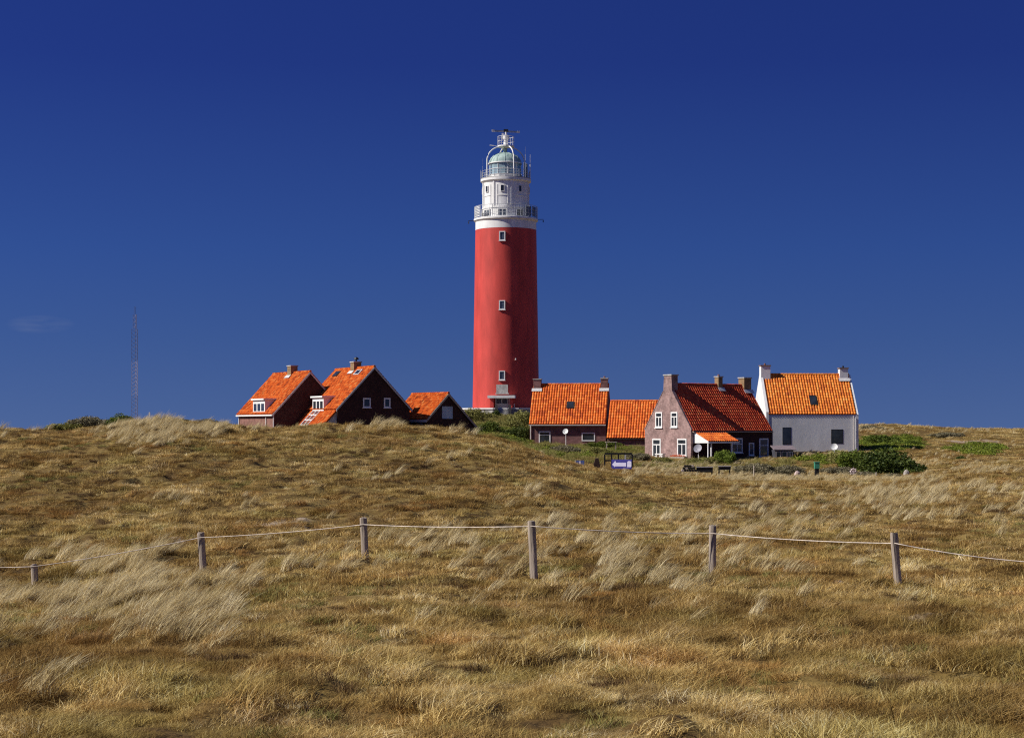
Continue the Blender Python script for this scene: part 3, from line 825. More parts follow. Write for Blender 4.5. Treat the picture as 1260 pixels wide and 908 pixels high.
ldo = ld.build('glazing_bars', WHITE, lro); pg = MB(); pg.obox(Vector((ua, e0.y + .1, e0.z + .1 * sl + .085)), (ub - ua, 0, 0), (r0 - e0) * .97, n * .03); pg.build('roof_glass', PANEB, lro)
# small gabled house beside it
Cc = House('small_gabled_house', (-8.35, 182.0, -.57), -.911, 6.27, 2.45, 1.72, 3.35, .95, 4.10, BRICK_SHADE, TILE_MOSS,
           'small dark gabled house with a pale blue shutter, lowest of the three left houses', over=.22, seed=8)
Cc.barge(1, TANP, wid=.26); Cc.barge(-1, TANP)
Cc.gutter(GREYP, h=.26)
Cc.gwin(1, -.75, .55, 1.62, 2.85, frame=mat('pale_blue_board', (.40, .50, .58), .7), pane=mat('pale_blue_shutter', (.42, .52, .60), .6, var=.1), fw=.07, sill=False)
Cc.fwin(.30, .55, .55, 1.15, frame=GREYP, sill=False); Cc.fwin(.70, .85, .55, 1.15, frame=GREYP, sill=False)
# middle house
D_ = House('plum_brick_house', (6.337, 192.0, -1.81), -.145, 8.07, 3.21, 2.67, 3.21, 2.67, 6.52, BRICK_PLUM, TILE_ORANGE,
           'long orange roofed cottage right beside the red lighthouse, with two end chimneys', over=.34, gover=.04, seed=12)
D_.gutter(GREYP, h=.10, dropx=[D_.x0 + .12])
D_.chimney(D_.x0 + .42, .82, .7, .62, BRICK_PLUM, pots=0, y=-.1); D_.chimney(D_.x1 - .42, .75, .7, .68, BRICK_PLUM, pots=1, y=-.1)
D_.fwin(.12, .275, .05, 1.6, transom=.74, fw=.13); D_.fwin(.685, .86, .55, 1.45, fw=.11, sill=False)
D_.skylight(.47, .57, .32, .50)
# linking wing with a low roof
E_ = House('linking_cottage', (12.963, 188.3, -1.8), -.186, 5.19, 2.74, 1.0, 2.74, 1.0, 4.67, BRICK_PLUM, TILE_ORANGE,
           'low orange roofed wing between the two brick cottages', over=.15, gover=.03, seed=15)
E_.gutter(DARKM, h=.06)
# mauve brick cottage in front, its long side in the shade-darkened brick
TH = .64; PL = 10.6; PH = 3.235
P_ = House('mauve_brick_cottage', (18.957, 171.99, -2.80), TH, PL, PH, 2.76, PH, 2.76, 6.97, BRICK_SHADE, TILE_RED,
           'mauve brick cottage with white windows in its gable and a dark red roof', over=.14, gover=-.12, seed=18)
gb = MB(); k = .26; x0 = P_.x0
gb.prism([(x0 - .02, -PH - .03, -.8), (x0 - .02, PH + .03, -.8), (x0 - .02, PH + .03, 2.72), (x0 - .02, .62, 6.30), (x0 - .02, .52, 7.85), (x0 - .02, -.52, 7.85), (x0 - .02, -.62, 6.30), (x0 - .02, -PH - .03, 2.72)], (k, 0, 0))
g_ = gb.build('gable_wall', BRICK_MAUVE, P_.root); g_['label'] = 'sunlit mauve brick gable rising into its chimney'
gc = MB(); gc.box((x0 - .08, -.60, 7.85), (x0 + .86, .60, 7.97)); ch = MB(); ch.box((x0 + .24, -.52, 6.2), (x0 + .80, .52, 7.85)); cho = ch.build('chimney', BRICK_MAUVE, P_.roof); gc.build('chimney_cap', CONC, cho)
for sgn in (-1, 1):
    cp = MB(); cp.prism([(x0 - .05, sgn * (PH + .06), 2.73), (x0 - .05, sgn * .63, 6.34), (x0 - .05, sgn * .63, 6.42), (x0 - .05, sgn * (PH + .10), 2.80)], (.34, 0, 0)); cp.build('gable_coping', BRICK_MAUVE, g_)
P_.chimney(P_.x0 + 6.55, .55, .55, .85, BRICK_CHIM, pots=1, base=.9)
P_.chimney(P_.x1 - .55, .95, .8, .80, BRICK_CHIM, pots=0)
P_.gutter(TANP, h=.10, dropx=[P_.x1 - .1])
W = 2 * PH
for (f0, f1, z0, z1, tr) in ((.235, .385, 2.95, 4.42, .68), (.575, .72, 2.98, 4.42, .68), (.17, .355, .12, 1.9, .68), (.715, .915, .30, 1.92, .68)):
    window(P_.root, (x0 - .02, W / 2 - f0 * W, z0), (0, -1, 0), (f1 - f0) * W, z1 - z0, (-1, 0, 0), cols=2, transom=tr, fw=.13, barw=.10)
P_.fwin(.49, .62, .55, 1.95, frame=WHITE, pane=PANEB, transom=.6, cols=2, fw=.11); P_.fwin(.70, .765, .3, 1.5, frame=WHITE, pane=PANEB, fw=.10); P_.fwin(.83, .945, .12, 1.92, frame=WHITE, pane=PANEB, transom=.62, fw=.13)
# porch on the long side
pa, pb = P_.x0 + .35, P_.x0 + 4.25; yw = -P_.w1; yf = yw - 1.9
pr = MB(); zt, zb2 = 2.50, 1.62
nn = Vector((0, -(zt - zb2), 1.9)).normalized()
pantile_slope(pr, (pa, yf - .1, zb2 + .05), (pb, yf - .1, zb2 + .05), (pa, yw + .0, zt + .05), (pb, yw + .0, zt + .05), nn, seed=22)
pr.prism([(pa, yf - .1, zb2 + .035), (pb, yf - .1, zb2 + .035), (pb, yw, zt + .035), (pa, yw, zt + .035)], nn * -.08, .1)
por = pr.build('porch_roof', TILE_ORANGE, P_.root)
ps = MB(); ps.prism([(pa - .04, yw, zt + .06), (pa - .04, yf - .1, zb2 + .06), (pa - .04, yf - .1, zb2 - .1), (pa - .04, yw, 1.5)], (.06, 0, 0)); ps.prism([(pb, yw, zt + .08), (pb, yf - .1, zb2 + .08), (pb, yf - .1, zb2 - .06), (pb, yw, zt - .1)], (.05, 0, 0)); ps.box((pa, yf - .16, zb2 - .12), (pb, yf - .06, zb2 + .02))
ps.build('porch_side_panel', WHITE, por)
for (xx, yy) in ((pa + .06, yf), (pa + .45, yf), (pb - .9, yf)):
    q = MB(); q.box((xx - .05, yy - .05, -.4), (xx + .05, yy + .05, zb2 - .02)); q.build('porch_post', WHITE, por)
# white cottage
Wt = House('white_cottage', (29.83, 182.0, -1.87), .045, 9.25, 3.5, 3.29, 3.5, 3.29, 7.33, LIME, TILE_LIGHT,
           'whitewashed cottage with a light orange roof at the right end of the row', over=.0, gover=-.16, seed=25)
x0 = Wt.x0
for sx in (-1, 1):
    wg = MB()
    xx = x0 - .02 if sx < 0 else Wt.x1 - .24
    hh = .30 if sx < 0 else .06
    wg.prism([(xx, -3.54, -.8), (xx, 3.54, -.8), (xx, 3.54, 3.29 + hh), (xx, 0, 7.36 + hh), (xx, -3.54, 3.29 + hh)], (.26, 0, 0)); wg.build('gable_wall', LIME, Wt.root)
Wt.chimney(x0 + .50, .95, 1.0, .95, LIME, pots=1, cap=mat('brown_chimney_cap', (.22, .15, .12), .9), y=0, base=1.4, flash=False)
Wt.chimney(Wt.x1 - .72, .85, .85, .70, LIME, pots=1, cap=MATS['brown_chimney_cap'], flash=True, potm=DARKM)
q = MB(); q.tube([(Wt.x1 - .5, -3.62, 3.2), (Wt.x1 - .5, -3.62, -.3)], .05, 6); q.build('downpipe', GREYP, Wt.root)
Wt.fwin(.175, .27, .35, 2.05, frame=DARKM, pane=PANE, transom=.72, fw=.06, sill=False, proud=.015); Wt.fwin(.705, .835, .42, 1.85, frame=DARKM, pane=pane_mat('grey_window_glass', (.03, .04, .045), .25), fw=.07, proud=.015, sill=False)
Wt.skylight(.495, .575, .22, .45)

# ------------------------------------------------------------------ lighthouse
S = F / 234.0
LX, LZ = -.80, (HY - 503) / S
LH = empty('lighthouse', (LX, 234.0, LZ), 0); tag(LH, 'tall round red lighthouse with white top storey and green domed lantern', 'lighthouse')


def pol(r, deg, z):      # deg 0 faces the camera, positive to the right
    a = R(deg); return Vector((r * math.sin(a), -r * math.cos(a), z))


def rr(z): return 4.36 + (3.99 - 4.36) * z / 23.3


m = MB(); m.lathe([(4.46, -1.2), (4.36, 0)] + [(rr(z), z) for z in np.linspace(.01, 23.3, 24)], 96); sh = m.build('tower_shaft', LRED, LH, True)
m = MB(); m.lathe([(4.0, 23.3), (3.98, 24.45)], 96); m.build('white_band', LWHITE, LH, True)
m = MB(); m.lathe([(3.97, 24.30), (4.10, 24.45), (4.2, 24.52), (4.2, 24.74), (4.15, 24.78), (2.9, 24.80)], 96); gal = m.build('gallery', LWHITE, LH, True, R(30))


def railing(parent, r, z0, h, nposts, rails, pr=.03, rrad=.022, m_=RAILM, bars=0):
    mb = MB()
    for k in range(nposts):
        a = 360 * k / nposts + 3
        mb.tube([pol(r, a, z0), pol(r, a, z0 + h)], pr, 5)
    for f in rails:
        mb.tube([pol(r, a, z0 + h * f) for a in np.linspace(0, 360, 49)], rrad, 5, caps=False)
    for k in range(bars):
        a = 360 * k / bars
        mb.tube([pol(r, a, z0 + .1), pol(r, a, z0 + h)], .012, 4)
    return mb.build('railing', m_, parent)


railing(gal, 4.12, 24.78, 1.55, 26, [1, .62, .30], bars=104)
m = MB()
for k in range(7):
    m.prism([pol(4.10, -84, 24.95 + k * .2), pol(4.10, -70, 24.95 + k * .2), pol(4.10, -56, 24.95 + k * .2), pol(4.06, -56, 25.06 + k * .2), pol(4.06, -70, 25.06 + k * .2), pol(4.06, -84, 25.06 + k * .2)], pol(.03, -70, 0))
m.build('louvre_screen', LWHITE, gal)
for a in (40, 58, 78):
    m = MB(); m.prism([pol(4.06, a, 24.95), pol(4.06, a + 14, 24.95), pol(4.06, a + 14, 26.2), pol(4.06, a, 26.2)], pol(-.03, a + 7, 0)); m.build('glass_screen', PANEB, gal)
for (a, dz) in ((-82, -.1), (84, .1)):
    m = MB(); m.tube([pol(4.1, a, 24.6 + dz), pol(4.95, a, 24.6 + dz)], .04, 6); p = pol(4.9, a, 24.5 + dz); m.tube([p, p + Vector((0, 0, -.28))], .07, 6); m.build('lamp_arm', DARKM, gal)
m = MB(); m.lathe([(3.03, 24.79), (3.03, 29.42), (3.14, 29.5), (3.30, 29.62), (3.30, 29.90), (3.2, 29.94), (2.2, 29.96)], 64); drum = m.build('watch_room', LWHITE, LH, True, R(30))
for k in range(8):
    a = -8 + 22.5 + 45 * k
    m = MB(); da = 1.9
    m.prism([pol(2.98, a - da, 26.2), pol(3.13, a - da, 26.2), pol(3.13, a + da, 26.2), pol(2.98, a + da, 26.2)], (0, 0, 3.25)); m.build('pilaster', LWHITE, drum)
m = MB(); m.lathe([(3.02, 25.98), (3.12, 26.0), (3.12, 26.22), (3.02, 26.24)], 64); m.build('string_course', LWHITE, drum, True, R(30))
for k in range(8):
    a = -8 + 45 * k; t = R(a)
    ux = Vector((math.cos(t), math.sin(t), 0)); n = Vector((math.sin(t), -math.cos(t), 0))
    window(drum, pol(3.045, a, 28.05) - ux * .25, ux, .50, .85, n, frame=WHITE, fw=.05, proud=.08, sill=False)
    ww = window(drum, pol(3.045, a, 24.86) - ux * .62, ux, 1.24, 1.0, n, frame=LWHITE, pane=PANEB, cols=2, fw=.10, proud=.08, sill=False)
    # blind frame between the pilasters
    m = MB(); m.tube([pol(3.04, a - 13, 26.3), pol(3.04, a - 13, 29.0)], .05, 5); m.tube([pol(3.04, a + 13, 26.3), pol(3.04, a + 13, 29.0)], .05, 5); m.tube([pol(3.05, a + q, 27.6) for q in np.linspace(-13, 13, 7)], .05, 5); m.build('wall_frame', LWHITE, drum)
# upper gallery
ug = MB(); ug.lathe([(3.26, 29.93), (3.26, 30.02), (2.3, 30.04)], 64); ugo = ug.build('upper_gallery', CONC, LH, True, R(30))
railing(ugo, 3.15, 30.02, .95, 24, [1, .66, .33], bars=0)
# lantern (stands a little left of the tower axis)
LC = (-.10, 0)
m = MB(); m.lathe([(2.10, 30.0), (2.10, 30.42), (2.16, 30.44), (2.16, 30.52), (2.08, 30.54)], 16, LC); lan = m.build('lantern', LWHITE, LH)
gm = bpy.data.materials.new('lantern_glass'); gm.use_nodes = True; nt = gm.node_tree; b = nt.nodes['Principled BSDF']
b.inputs['Base Color'].default_value = (.46, .62, .68, 1); b.inputs['Roughness'].default_value = .06
tr = nd(nt, 'ShaderNodeBsdfTransparent'); tr.inputs[0].default_value = (.75, .9, .95, 1); ms = nd(nt, 'ShaderNodeMixShader'); ms.inputs[0].default_value = .45
nt.links.new(b.outputs[0], ms.inputs[1]); nt.links.new(tr.outputs[0], ms.inputs[2]); nt.links.new(ms.outputs[0], nt.nodes['Material Output'].inputs[0])
m = MB(); m.lathe([(2.06, 30.54), (2.06, 31.96)], 16, LC); m.build('lantern_glazing', gm, lan)
LO = Vector((LC[0], LC[1], 0))
m = MB()
for k in range(10):
    a = 360 * k / 10 + 10
    m.tube([LO + pol(2.08, a, 30.5), LO + pol(2.08, a, 31.98)], .045, 5)
m.tube([LO + pol(2.08, a, 31.25) for a in np.linspace(0, 360, 17)], .035, 5, caps=False); m.build('glazing_bars', WHITE, lan)
m = MB(); m.lathe([(.0, 30.6), (.5, 30.65), (.75, 31.0), (.8, 31.3), (.7, 31.65), (.35, 31.9), (0, 31.95)], 16, LC); m.build('lens', pane_mat('lens_glass', (.07, .09, .06), .1), lan, True)
m = MB(); m.lathe([(2.06, 31.94), (2.22, 31.96), (2.22, 32.06), (2.12, 32.10)], 48, LC); m.build('dome_brim', LWHITE, lan)
m = MB(); m.lathe([(2.13, 32.08), (2.06, 32.38), (1.86, 32.75), (1.52, 33.08), (1.05, 33.32), (.55, 33.44), (.26, 33.46), (.24, 33.8), (.32, 33.9), (.2, 34.05), (0, 34.08)], 48, LC)
dome = m.build('dome', COPPER, lan, True, R(35))
for k in range(12):
    a = 360 * k / 12; m = MB()
    m.tube([LO + pol(q + .01, a, z + .01) for q, z in ((2.12, 32.1), (2.06, 32.38), (1.86, 32.75), (1.52, 33.08), (1.05, 33.32), (.55, 33.44))], .028, 4); m.build('dome_rib', COPPER, lan)
for a in (56, 74, 92):
    m = MB(); m.prism([pol(2.82, a, 30.1), pol(2.82, a + 17, 30.1), pol(2.82, a + 17, 31.9), pol(2.82, a, 31.9)], pol(.03, a + 8, 0)); m.build('glass_screen', mat('teal_glass', (.10, .19, .24), .12, var=.25, spec=.6), ugo)
    m = MB(); m.tube([pol(2.84, a, 30.0), pol(2.84, a, 32.0)], .045, 5); m.build('screen_post', METAL, ugo)
# cage, radar platform
cg = empty('radar_cage', (0, 0, 0)); cg.parent = LH
for a in (-67, 23, 113, 203):
    pts = [pol(2.66, a, 30.0), pol(2.66, a, 32.3)] + [pol(.45 + 2.21 * math.cos(t), a, 32.3 + 1.95 * math.sin(t)) for t in np.linspace(.12, math.pi / 2, 10)]
    m = MB(); m.tube(pts, .085, 8); m.build('cage_leg', WHITE, cg, True, R(40))
m = MB(); m.lathe([(0, 34.22), (1.1, 34.22), (1.1, 34.38), (0, 34.40)], 20); pl = m.build('platform', LWHITE, cg)
m = MB()
for k in range(8): m.tube([pol(1.07, 45 * k + 12, 34.36), pol(1.07, 45 * k + 12, 35.55)], .03, 5)
for z in (35.55, 34.95): m.tube([pol(1.07, a, z) for a in np.linspace(0, 360, 25)], .028, 5, caps=False)
m.build('railing', LWHITE, pl)
m = MB(); m.lathe([(.32, 34.38), (.30, 35.2), (.42, 35.25), (.42, 35.75), (.16, 35.8), (.14, 36.2)], 14); m.box((-.55, -.25, 35.3), (-.3, .2, 36.0)); m.build('pedestal', WHITE, pl)
rad = MB(); ang = R(12)
ca, sa = math.cos(ang), math.sin(ang)
rad.obox((-1.85 * ca + .06 * sa, -1.85 * sa - .06 * ca, 36.20), (3.7 * ca, 3.7 * sa, -.05), (-.16 * sa, .16 * ca, 0), (.0, 0, .20)); ro = rad.build('radar_scanner', METAL, cg)
for sgn in (-1, 1):
    q = MB(); q.obox((sgn * 1.85 * ca - (.35 * ca if sgn > 0 else 0) + .08 * sa, sgn * 1.85 * sa - (.35 * sa if sgn > 0 else 0) - .08 * ca, 36.17 - .02 * sgn), (.35 * ca, .35 * sa, 0), (-.2 * sa, .2 * ca, 0), (0, 0, .24)); q.build('scanner_tip', WHITE, ro)
q = MB(); q.box((-.3, -.12, 36.18), (.3, .16, 36.55)); q.build('scanner_hub', DARKM, ro)
m = MB(); m.tube([(-.9, -.3, 34.3), (-2.05, -.5, 34.36)], .03, 5); m.tube([(-1.6, -.42, 34.34), (-2.1, -.5, 34.38)], .06, 6); m.build('sensor_arm', WHITE, cg)
for (a, r1, z0, z1, z2, rd) in ((80, 3.22, 30.1, 32.0, 33.2, .055), (55, 3.1, 30.2, 33.0, 34.0, .025), (-70, 3.2, 30.1, 31.6, 32.6, .02), (-100, 3.35, 30.3, 31.2, 31.4, .03), (150, 3.1, 30.1, 33.2, 33.6, .03)):
    m = MB(); m.tube([pol(r1, a, 30.0), pol(r1, a, z1)], rd, 6); m.tube([pol(r1, a, z1), pol(r1, a, z2)], rd * .4, 5); m.build('whip_antenna', WHITE if rd > .04 else METAL, LH)
# shaft windows
for z in (22.2, 13.3, 4.25):
    a = -6.5; t = R(a); ux = Vector((math.cos(t), math.sin(t), 0)); n = Vector((math.sin(t), -math.cos(t), 0))
    window(LH, pol(rr(z) + .02, a, z - .62) - ux * .40, ux, .80, 1.22, n, frame=WHITE, pane=PANEB, fw=.13, proud=.08)
# porch and plaque
t = R(-6.5); ux = Vector((math.cos(t), math.sin(t), 0)); n = Vector((math.sin(t), -math.cos(t), 0)); b0 = pol(4.30, -6.5, 0)
m = MB(); m.obox(b0 - ux * .72 + Vector((0, 0, 1.95)), ux * 1.5, n * .14, (0, 0, 1.12)); m.obox(b0 - ux * .85 + Vector((0, 0, 1.85)), ux * 1.76, n * .2, (0, 0, .11)); m.build('stone_plaque', CONC, LH)
m = MB(); m.obox(b0 - ux * 1.72 + Vector((0, 0, 1.32)) - n * .3, ux * 3.5, n * 1.55, (0, 0, .34)); cano = m.build('porch_canopy', LWHITE, LH)
for sx in (-1.40, 1.0):
    m = MB(); m.obox(b0 + ux * sx + Vector((0, 0, -.6)) - n * .3, ux * .42, n * 1.2, (0, 0, 1.92)); m.build('porch_pier', LRED, LH)
m = MB(); m.obox(b0 - ux * .85 + Vector((0, 0, -.02)) + n * .06, ux * 1.7, n * .08, (0, 0, 1.32)); dr = m.build('door', GREYP, LH)
for k in range(2):
    m = MB(); m.obox(b0 + ux * (-.72 + .78 * k) + Vector((0, 0, .62)) + n * .12, ux * .64, n * .04, (0, 0, .6)); m.build('door_pane', PANEB, dr)
m = MB(); m.tube([b0 + ux * 1.6 + n * .2 + Vector((0, 0, -.2)), b0 + ux * 1.6 + n * .2 + Vector((0, 0, .6))], .05, 6); m.build('bollard_light', WHITE, LH)
m = MB(); m.tube([pol(4.2, 16, 6.2), pol(4.75, 16, 6.35)], .04, 5); p = pol(4.7, 16, 6.22); m.tube([p, p + Vector((0, 0, .22))], .10, 8); m.build('wall_lamp', GREYP, LH)

# terrace and stair at its foot
tw = empty('terrace_wall', (LX, 234.0, LZ)); tag(tw, 'low grey terrace wall with pale coping round the foot of the lighthouse', 'wall')
m = MB(); m.lathe([(6.3, -1.6), (6.3, -.12), (0, -.10)], 12, a0=R(15), a1=R(375)); m.build('wall', CONC, tw)
m = MB(); m.lathe([(6.15, -.11), (6.42, -.11), (6.42, .06), (6.15, .06), (6.15, -.11)], 12, a0=R(15), a1=R(375)); m.build('coping', LWHITE, tw)
st = empty('stone_stair', (LX, 234.0 - 6.1, LZ - .1)); tag(st, 'short flight of steps up to the lighthouse terrace, shade painted black on its cheek walls', 'stairs')
m = MB()
for k in range(7): m.box((-1.0, -.35 * (k + 1), -2.0), (.35, -.35 * k, -.24 * k))
m.build('step', CONC, st)
for sx in (-1.35, .36):
    m = MB(); m.prism([(sx, 0.1, -2), (sx, .1, .55), (sx, -.4, .55), (sx, -2.5, -1.1), (sx, -2.5, -2)], (.33, 0, 0)); m.build('cheek_wall', BTIMBER, st)  # grey walls coloured black to stand for their shaded sides
for sx in (-1.2, .5):
    hr = MB(); hr.tube([(sx, 0, 1.4), (sx, -.3, 1.3), (sx, -2.4, -.3), (sx, -2.4, -1)], .035, 6); hr.build('handrail', DARKM, st)

# ------------------------------------------------------------------ fence posts and rope
posts = [(42, 694, 50.5, 724, 3, 'leftmost weathered fence post, half sunk in pale marram grass'),
         (247, 655, 50.5, 711, 4, 'leaning grey fence post second from the left, beside the pale grass clump'),
         (447, 637, 48.5, 695, 2.5, 'fence post third from the left, below the dark gabled house'),
         (654, 641, 43.0, 706, 2.5, 'slim fence post below the red lighthouse'),
         (877, 646, 43.5, 708, -.5, 'split fence post with a chipped left edge, below the mauve cottage'),
         (1100, 655, 39.0, 726, 4.5, 'rightmost tilted fence post standing on bare brown turf')]
tops = []
for i, (px, py, d, pb_, tilt, lab) in enumerate(posts):
    top = at(px, py, d); x = top.x + .0; g = gz(x + math.sin(R(tilt)) * 1.2, d)
    h = top.z - g
    r = .095
    mb = MB(); n = 9; prof = [(0, 1.0), (.3, 1.03), (.6, .97), (.92, 1.0), (.995, .95), (1.0, .7)]
    rs = random.Random(i); vs = []
    hh = h + .5
    for (f, q) in prof:
        z = -.5 + hh * f
        for k in range(n):
            a = 2 * math.pi * k / n; w_ = r * q * (1 + .09 * math.sin(2 * a + i) + rs.uniform(-.05, .05))
            vs.append((w_ * math.cos(a), w_ * math.sin(a), z + (rs.uniform(-.02, .02) if f > .9 else 0)))
    fs = [(j * n + k, j * n + (k + 1) % n, (j + 1) * n + (k + 1) % n, (j + 1) * n + k) for j in range(len(prof) - 1) for k in range(n)]
    fs.append(tuple(range((len(prof) - 1) * n, len(prof) * n)))
    mb.add(vs, fs)
    o = mb.build('fence_post', TIMBER, None, True, R(50))
    o.location = (x + math.sin(R(tilt)) * h, d, g); o.rotation_euler = (0, -R(tilt), 0)
    tag(o, lab, 'fence post', 'wooden fence posts across the dune')
    hole = {4: 1}.get(i)
    rp = at(px, (694, 661, 645, 647, 656, 668)[i], d); tops.append(Vector((rp.x + .01, d - .105, min(rp.z, top.z - .06))))
rope = MB()
ends = [Vector((tops[0].x - 4.0, 51.5, tops[0].z - .05))] + tops + [at(1262, 691, 38.0), at(1400, 712, 36.5)]
path = []
for a, b in zip(ends[:-1], ends[1:]):
    for k in range(10):
        f = k / 10; p = a.lerp(b, f); p.z -= .045 * (4 * f * (1 - f)); path.append(p)
path.append(ends[-1]); rope.tube(path, .0125, 6)
ro_ = rope.build('rope', mat('pale_fence_rope', (.56, .48, .40), .8, var=.35, scale=6), None, True)
tag(ro_, 'thin pale rope strung along the tops of the fence posts', 'rope')

# ------------------------------------------------------------------ bushes
BUSHMESH = {}


def bush_kind(kind, seed):
    key = (kind, seed)
    if key in BUSHMESH: return BUSHMESH[key]
    cols = {'green': [(0, (.03, .05, .008)), (.45, (.08, .115, .013)), (.8, (.18, .215, .03)), (1, (.30, .32, .06))],
            'dark': [(0, (.018, .030, .007)), (.45, (.045, .07, .011)), (.8, (.10, .125, .02)), (1, (.20, .21, .045))],
            'olive': [(0, (.09, .085, .022)), (.45, (.21, .20, .05)), (.8, (.34, .32, .10)), (1, (.46, .44, .18))],
            'grey': [(0, (.09, .078, .042)), (.45, (.20, .175, .10)), (.8, (.33, .29, .17)), (1, (.45, .40, .25))],
            'bright': [(0, (.06, .10, .012)), (.45, (.14, .20, .025)), (.8, (.26, .32, .05)), (1, (.38, .42, .10))]}[kind]
    m = attr_mat(kind + '_bush_leaves', cols, .6, nscale=2.2, nmix=.35, transl=.22)
    r = np.random.default_rng(seed * 13 + len(kind)); V = []; Fc = []; T = []
    lumps = [(r.uniform(-.7, .7), r.uniform(-.7, .7), r.uniform(.25, .72), r.uniform(.22, .42)) for _ in range(16)] + [(0, 0, .45, .5)]
    for (lx, ly, lz, lr) in lumps:
        k0 = np.hypot(lx, ly)
        if k0 > .72: lx *= .72 / k0; ly *= .72 / k0
        lz *= (1 - .45 * min(1, k0))
        lt = r.uniform(-.18, .18)
        for _ in range(int(1700 * lr)):
            d = Vector(r.normal(size=3)).normalized(); q = lr * r.uniform(.55, 1.05)
            p = Vector((lx + d.x * q, ly + d.y * q, max(0.0, lz + d.z * q)))
            u = Vector(r.normal(size=3)).normalized(); w = u.cross(Vector(r.normal(size=3))).normalized()
            s_ = .042 * r.uniform(.6, 1.5); o = len(V)
            V += [tuple(p - u * s_), tuple(p + w * s_ * .55), tuple(p + u * s_), tuple(p - w * s_ * .55)]
            Fc.append((o, o + 1, o + 2, o + 3)); T.append(min(1, max(0, r.uniform() * .75 + .125 + lt)))
    for _ in range(26):                                  # sprigs that stick out of the outline
        a = r.uniform(0, 6.28); q = .75 * math.sqrt(r.uniform()); b0 = Vector((q * math.cos(a), q * math.sin(a), .75 * (1 - .6 * q)))
        dr = Vector((r.normal() * .5 + .2, r.normal() * .5, 1.0)).normalized() * r.uniform(.12, .30)
        for t in np.linspace(.2, 1, 9):
            p = b0 + dr * t + Vector(r.normal(size=3)) * .015
            u = Vector(r.normal(size=3)).normalized(); w = u.cross(Vector(r.normal(size=3))).normalized(); s_ = .034 * (1.2 - .6 * t); o = len(V)
            V += [tuple(p - u * s_), tuple(p + w * s_ * .5), tuple(p + u * s_), tuple(p - w * s_ * .5)]
            Fc.append((o, o + 1, o + 2, o + 3)); T.append(min(1, r.uniform(.5, 1)))
    me = bpy.data.meshes.new(kind + '_foliage'); me.from_pydata(V, [], Fc)
    a = me.attributes.new('tint', 'FLOAT', 'FACE'); a.data.foreach_set('value', np.array(T, dtype=np.float32)); me.materials.append(m)
    BUSHMESH[key] = me
    return me


stem = MB()
for k in range(7):
    a = k * .9; stem.tube([(0.04 * math.cos(a), .04 * math.sin(a), -.2), (.2 * math.cos(a), .2 * math.sin(a), .25), (.45 * math.cos(a), .45 * math.sin(a), .55)], [.03, .02, .008], 5)
_st = stem.build('stem', mat('bush_bark', (.10, .07, .05), .9), None); STEM = _st.data; bpy.data.objects.remove(_st)


def bush(px, pyb, d, wpx, hpx, kind, seed, label, depth=None, cat='bush', name=None, group=None):
    """base centre at photo column px; width and height in photo pixels"""
    s = d / F; x = (px - CX) * s
    z = gz(x, d) - .08
    if pyb is not None: z = min(z, (HY - pyb) * s)
    top = (HY - (pyb - hpx)) * s if pyb is not None else z + hpx * s
    o = empty(name or {'green': 'green_bush', 'dark': 'dark_bush', 'olive': 'olive_bush', 'grey': 'grey_scrub_bush', 'bright': 'bright_bush'}[kind], (x, d, z))
    tag(o, label, cat, group)
    w = wpx * s / 1.7; hz = max(.3, top - z) / .84
    f = bpy.data.objects.new('foliage', bush_kind(kind, seed)); COL.objects.link(f); f.parent = o
    f.scale = (w, depth or min(w, 1.6), hz); f.rotation_euler = (0, 0, 0)
    t = bpy.data.objects.new('stem', STEM); COL.objects.link(t); t.parent = o; t.scale = (w, depth or min(w, 1.6), hz)
    return o


bush(147, 528, 110, 32, 18, 'green', 1, 'rounded green bush on the left skyline, left of the far mast')
bush(110, 530, 110, 54, 16, 'grey', 2, 'low grey brown scrub bush on the skyline, left of the green one')
bush(80, 532, 109, 44, 11, 'olive', 3, 'flat olive bush at the left end of the skyline scrub')
bush(205, 524, 114, 62, 9, 'dark', 4, 'low dark bush behind the crest right of the white marker')
bush(252, 527, 113, 60, 10, 'grey', 5, 'low grey scrub on the crest left of the leftmost house')
bush(579, 524, 214, 34, 20, 'olive', 6, 'olive bush at the left foot of the lighthouse')
bush(598, 520, 220, 26, 13, 'olive', 7, 'small olive bush under the lighthouse terrace')
bush(642, 527, 214, 38, 20, 'olive', 8, 'large olive bush under the terrace, left of the plum brick cottage')
bush(611, 522, 221, 15, 17, 'dark', 36, 'narrow shrub added as the dark mass beside the lighthouse steps')  # added shrub, stands in for the dark mass at the steps
bush(628, 534, 208, 36, 18, 'olive', 9, 'olive bush at the foot of the steps')
bush(601, 544, 196, 44, 22, 'green', 10, 'dark green bush below the lighthouse beside the small gabled house')
bush(636, 546, 194, 40, 20, 'dark', 11, 'dark green bush left of the plum brick cottage')
bush(618, 548, 184, 60, 11, 'green', 13, 'wide low green bush on the slope under the lighthouse')
bush(693, 560, 172, 44, 11, 'grey', 14, 'grey brown scrub bush below the dish beside the plum cottage')
bush(745, 550, 182, 46, 6, 'green', 15, 'green bush under the right window of the plum cottage')
bush(735, 559, 172, 34, 8, 'olive', 16, 'olive scrub behind the blue signboard')
bush(785, 566, 165, 30, 8, 'grey', 17, 'brown scrub at the left foot of the mauve cottage')
bush(893, 568, 160, 26, 13, 'bright', 18, 'bright yellow green bush before the dark side of the mauve cottage')
bush(876, 571, 160, 60, 8, 'olive', 19, 'low olive bush in front of the porch')
bush(930, 580, 148, 50, 9, 'grey', 20, 'grey green scrub below the right end of the mauve cottage')
bush(970, 582, 148, 56, 9, 'grey', 21, 'grey brown scrub left of the green topped post')
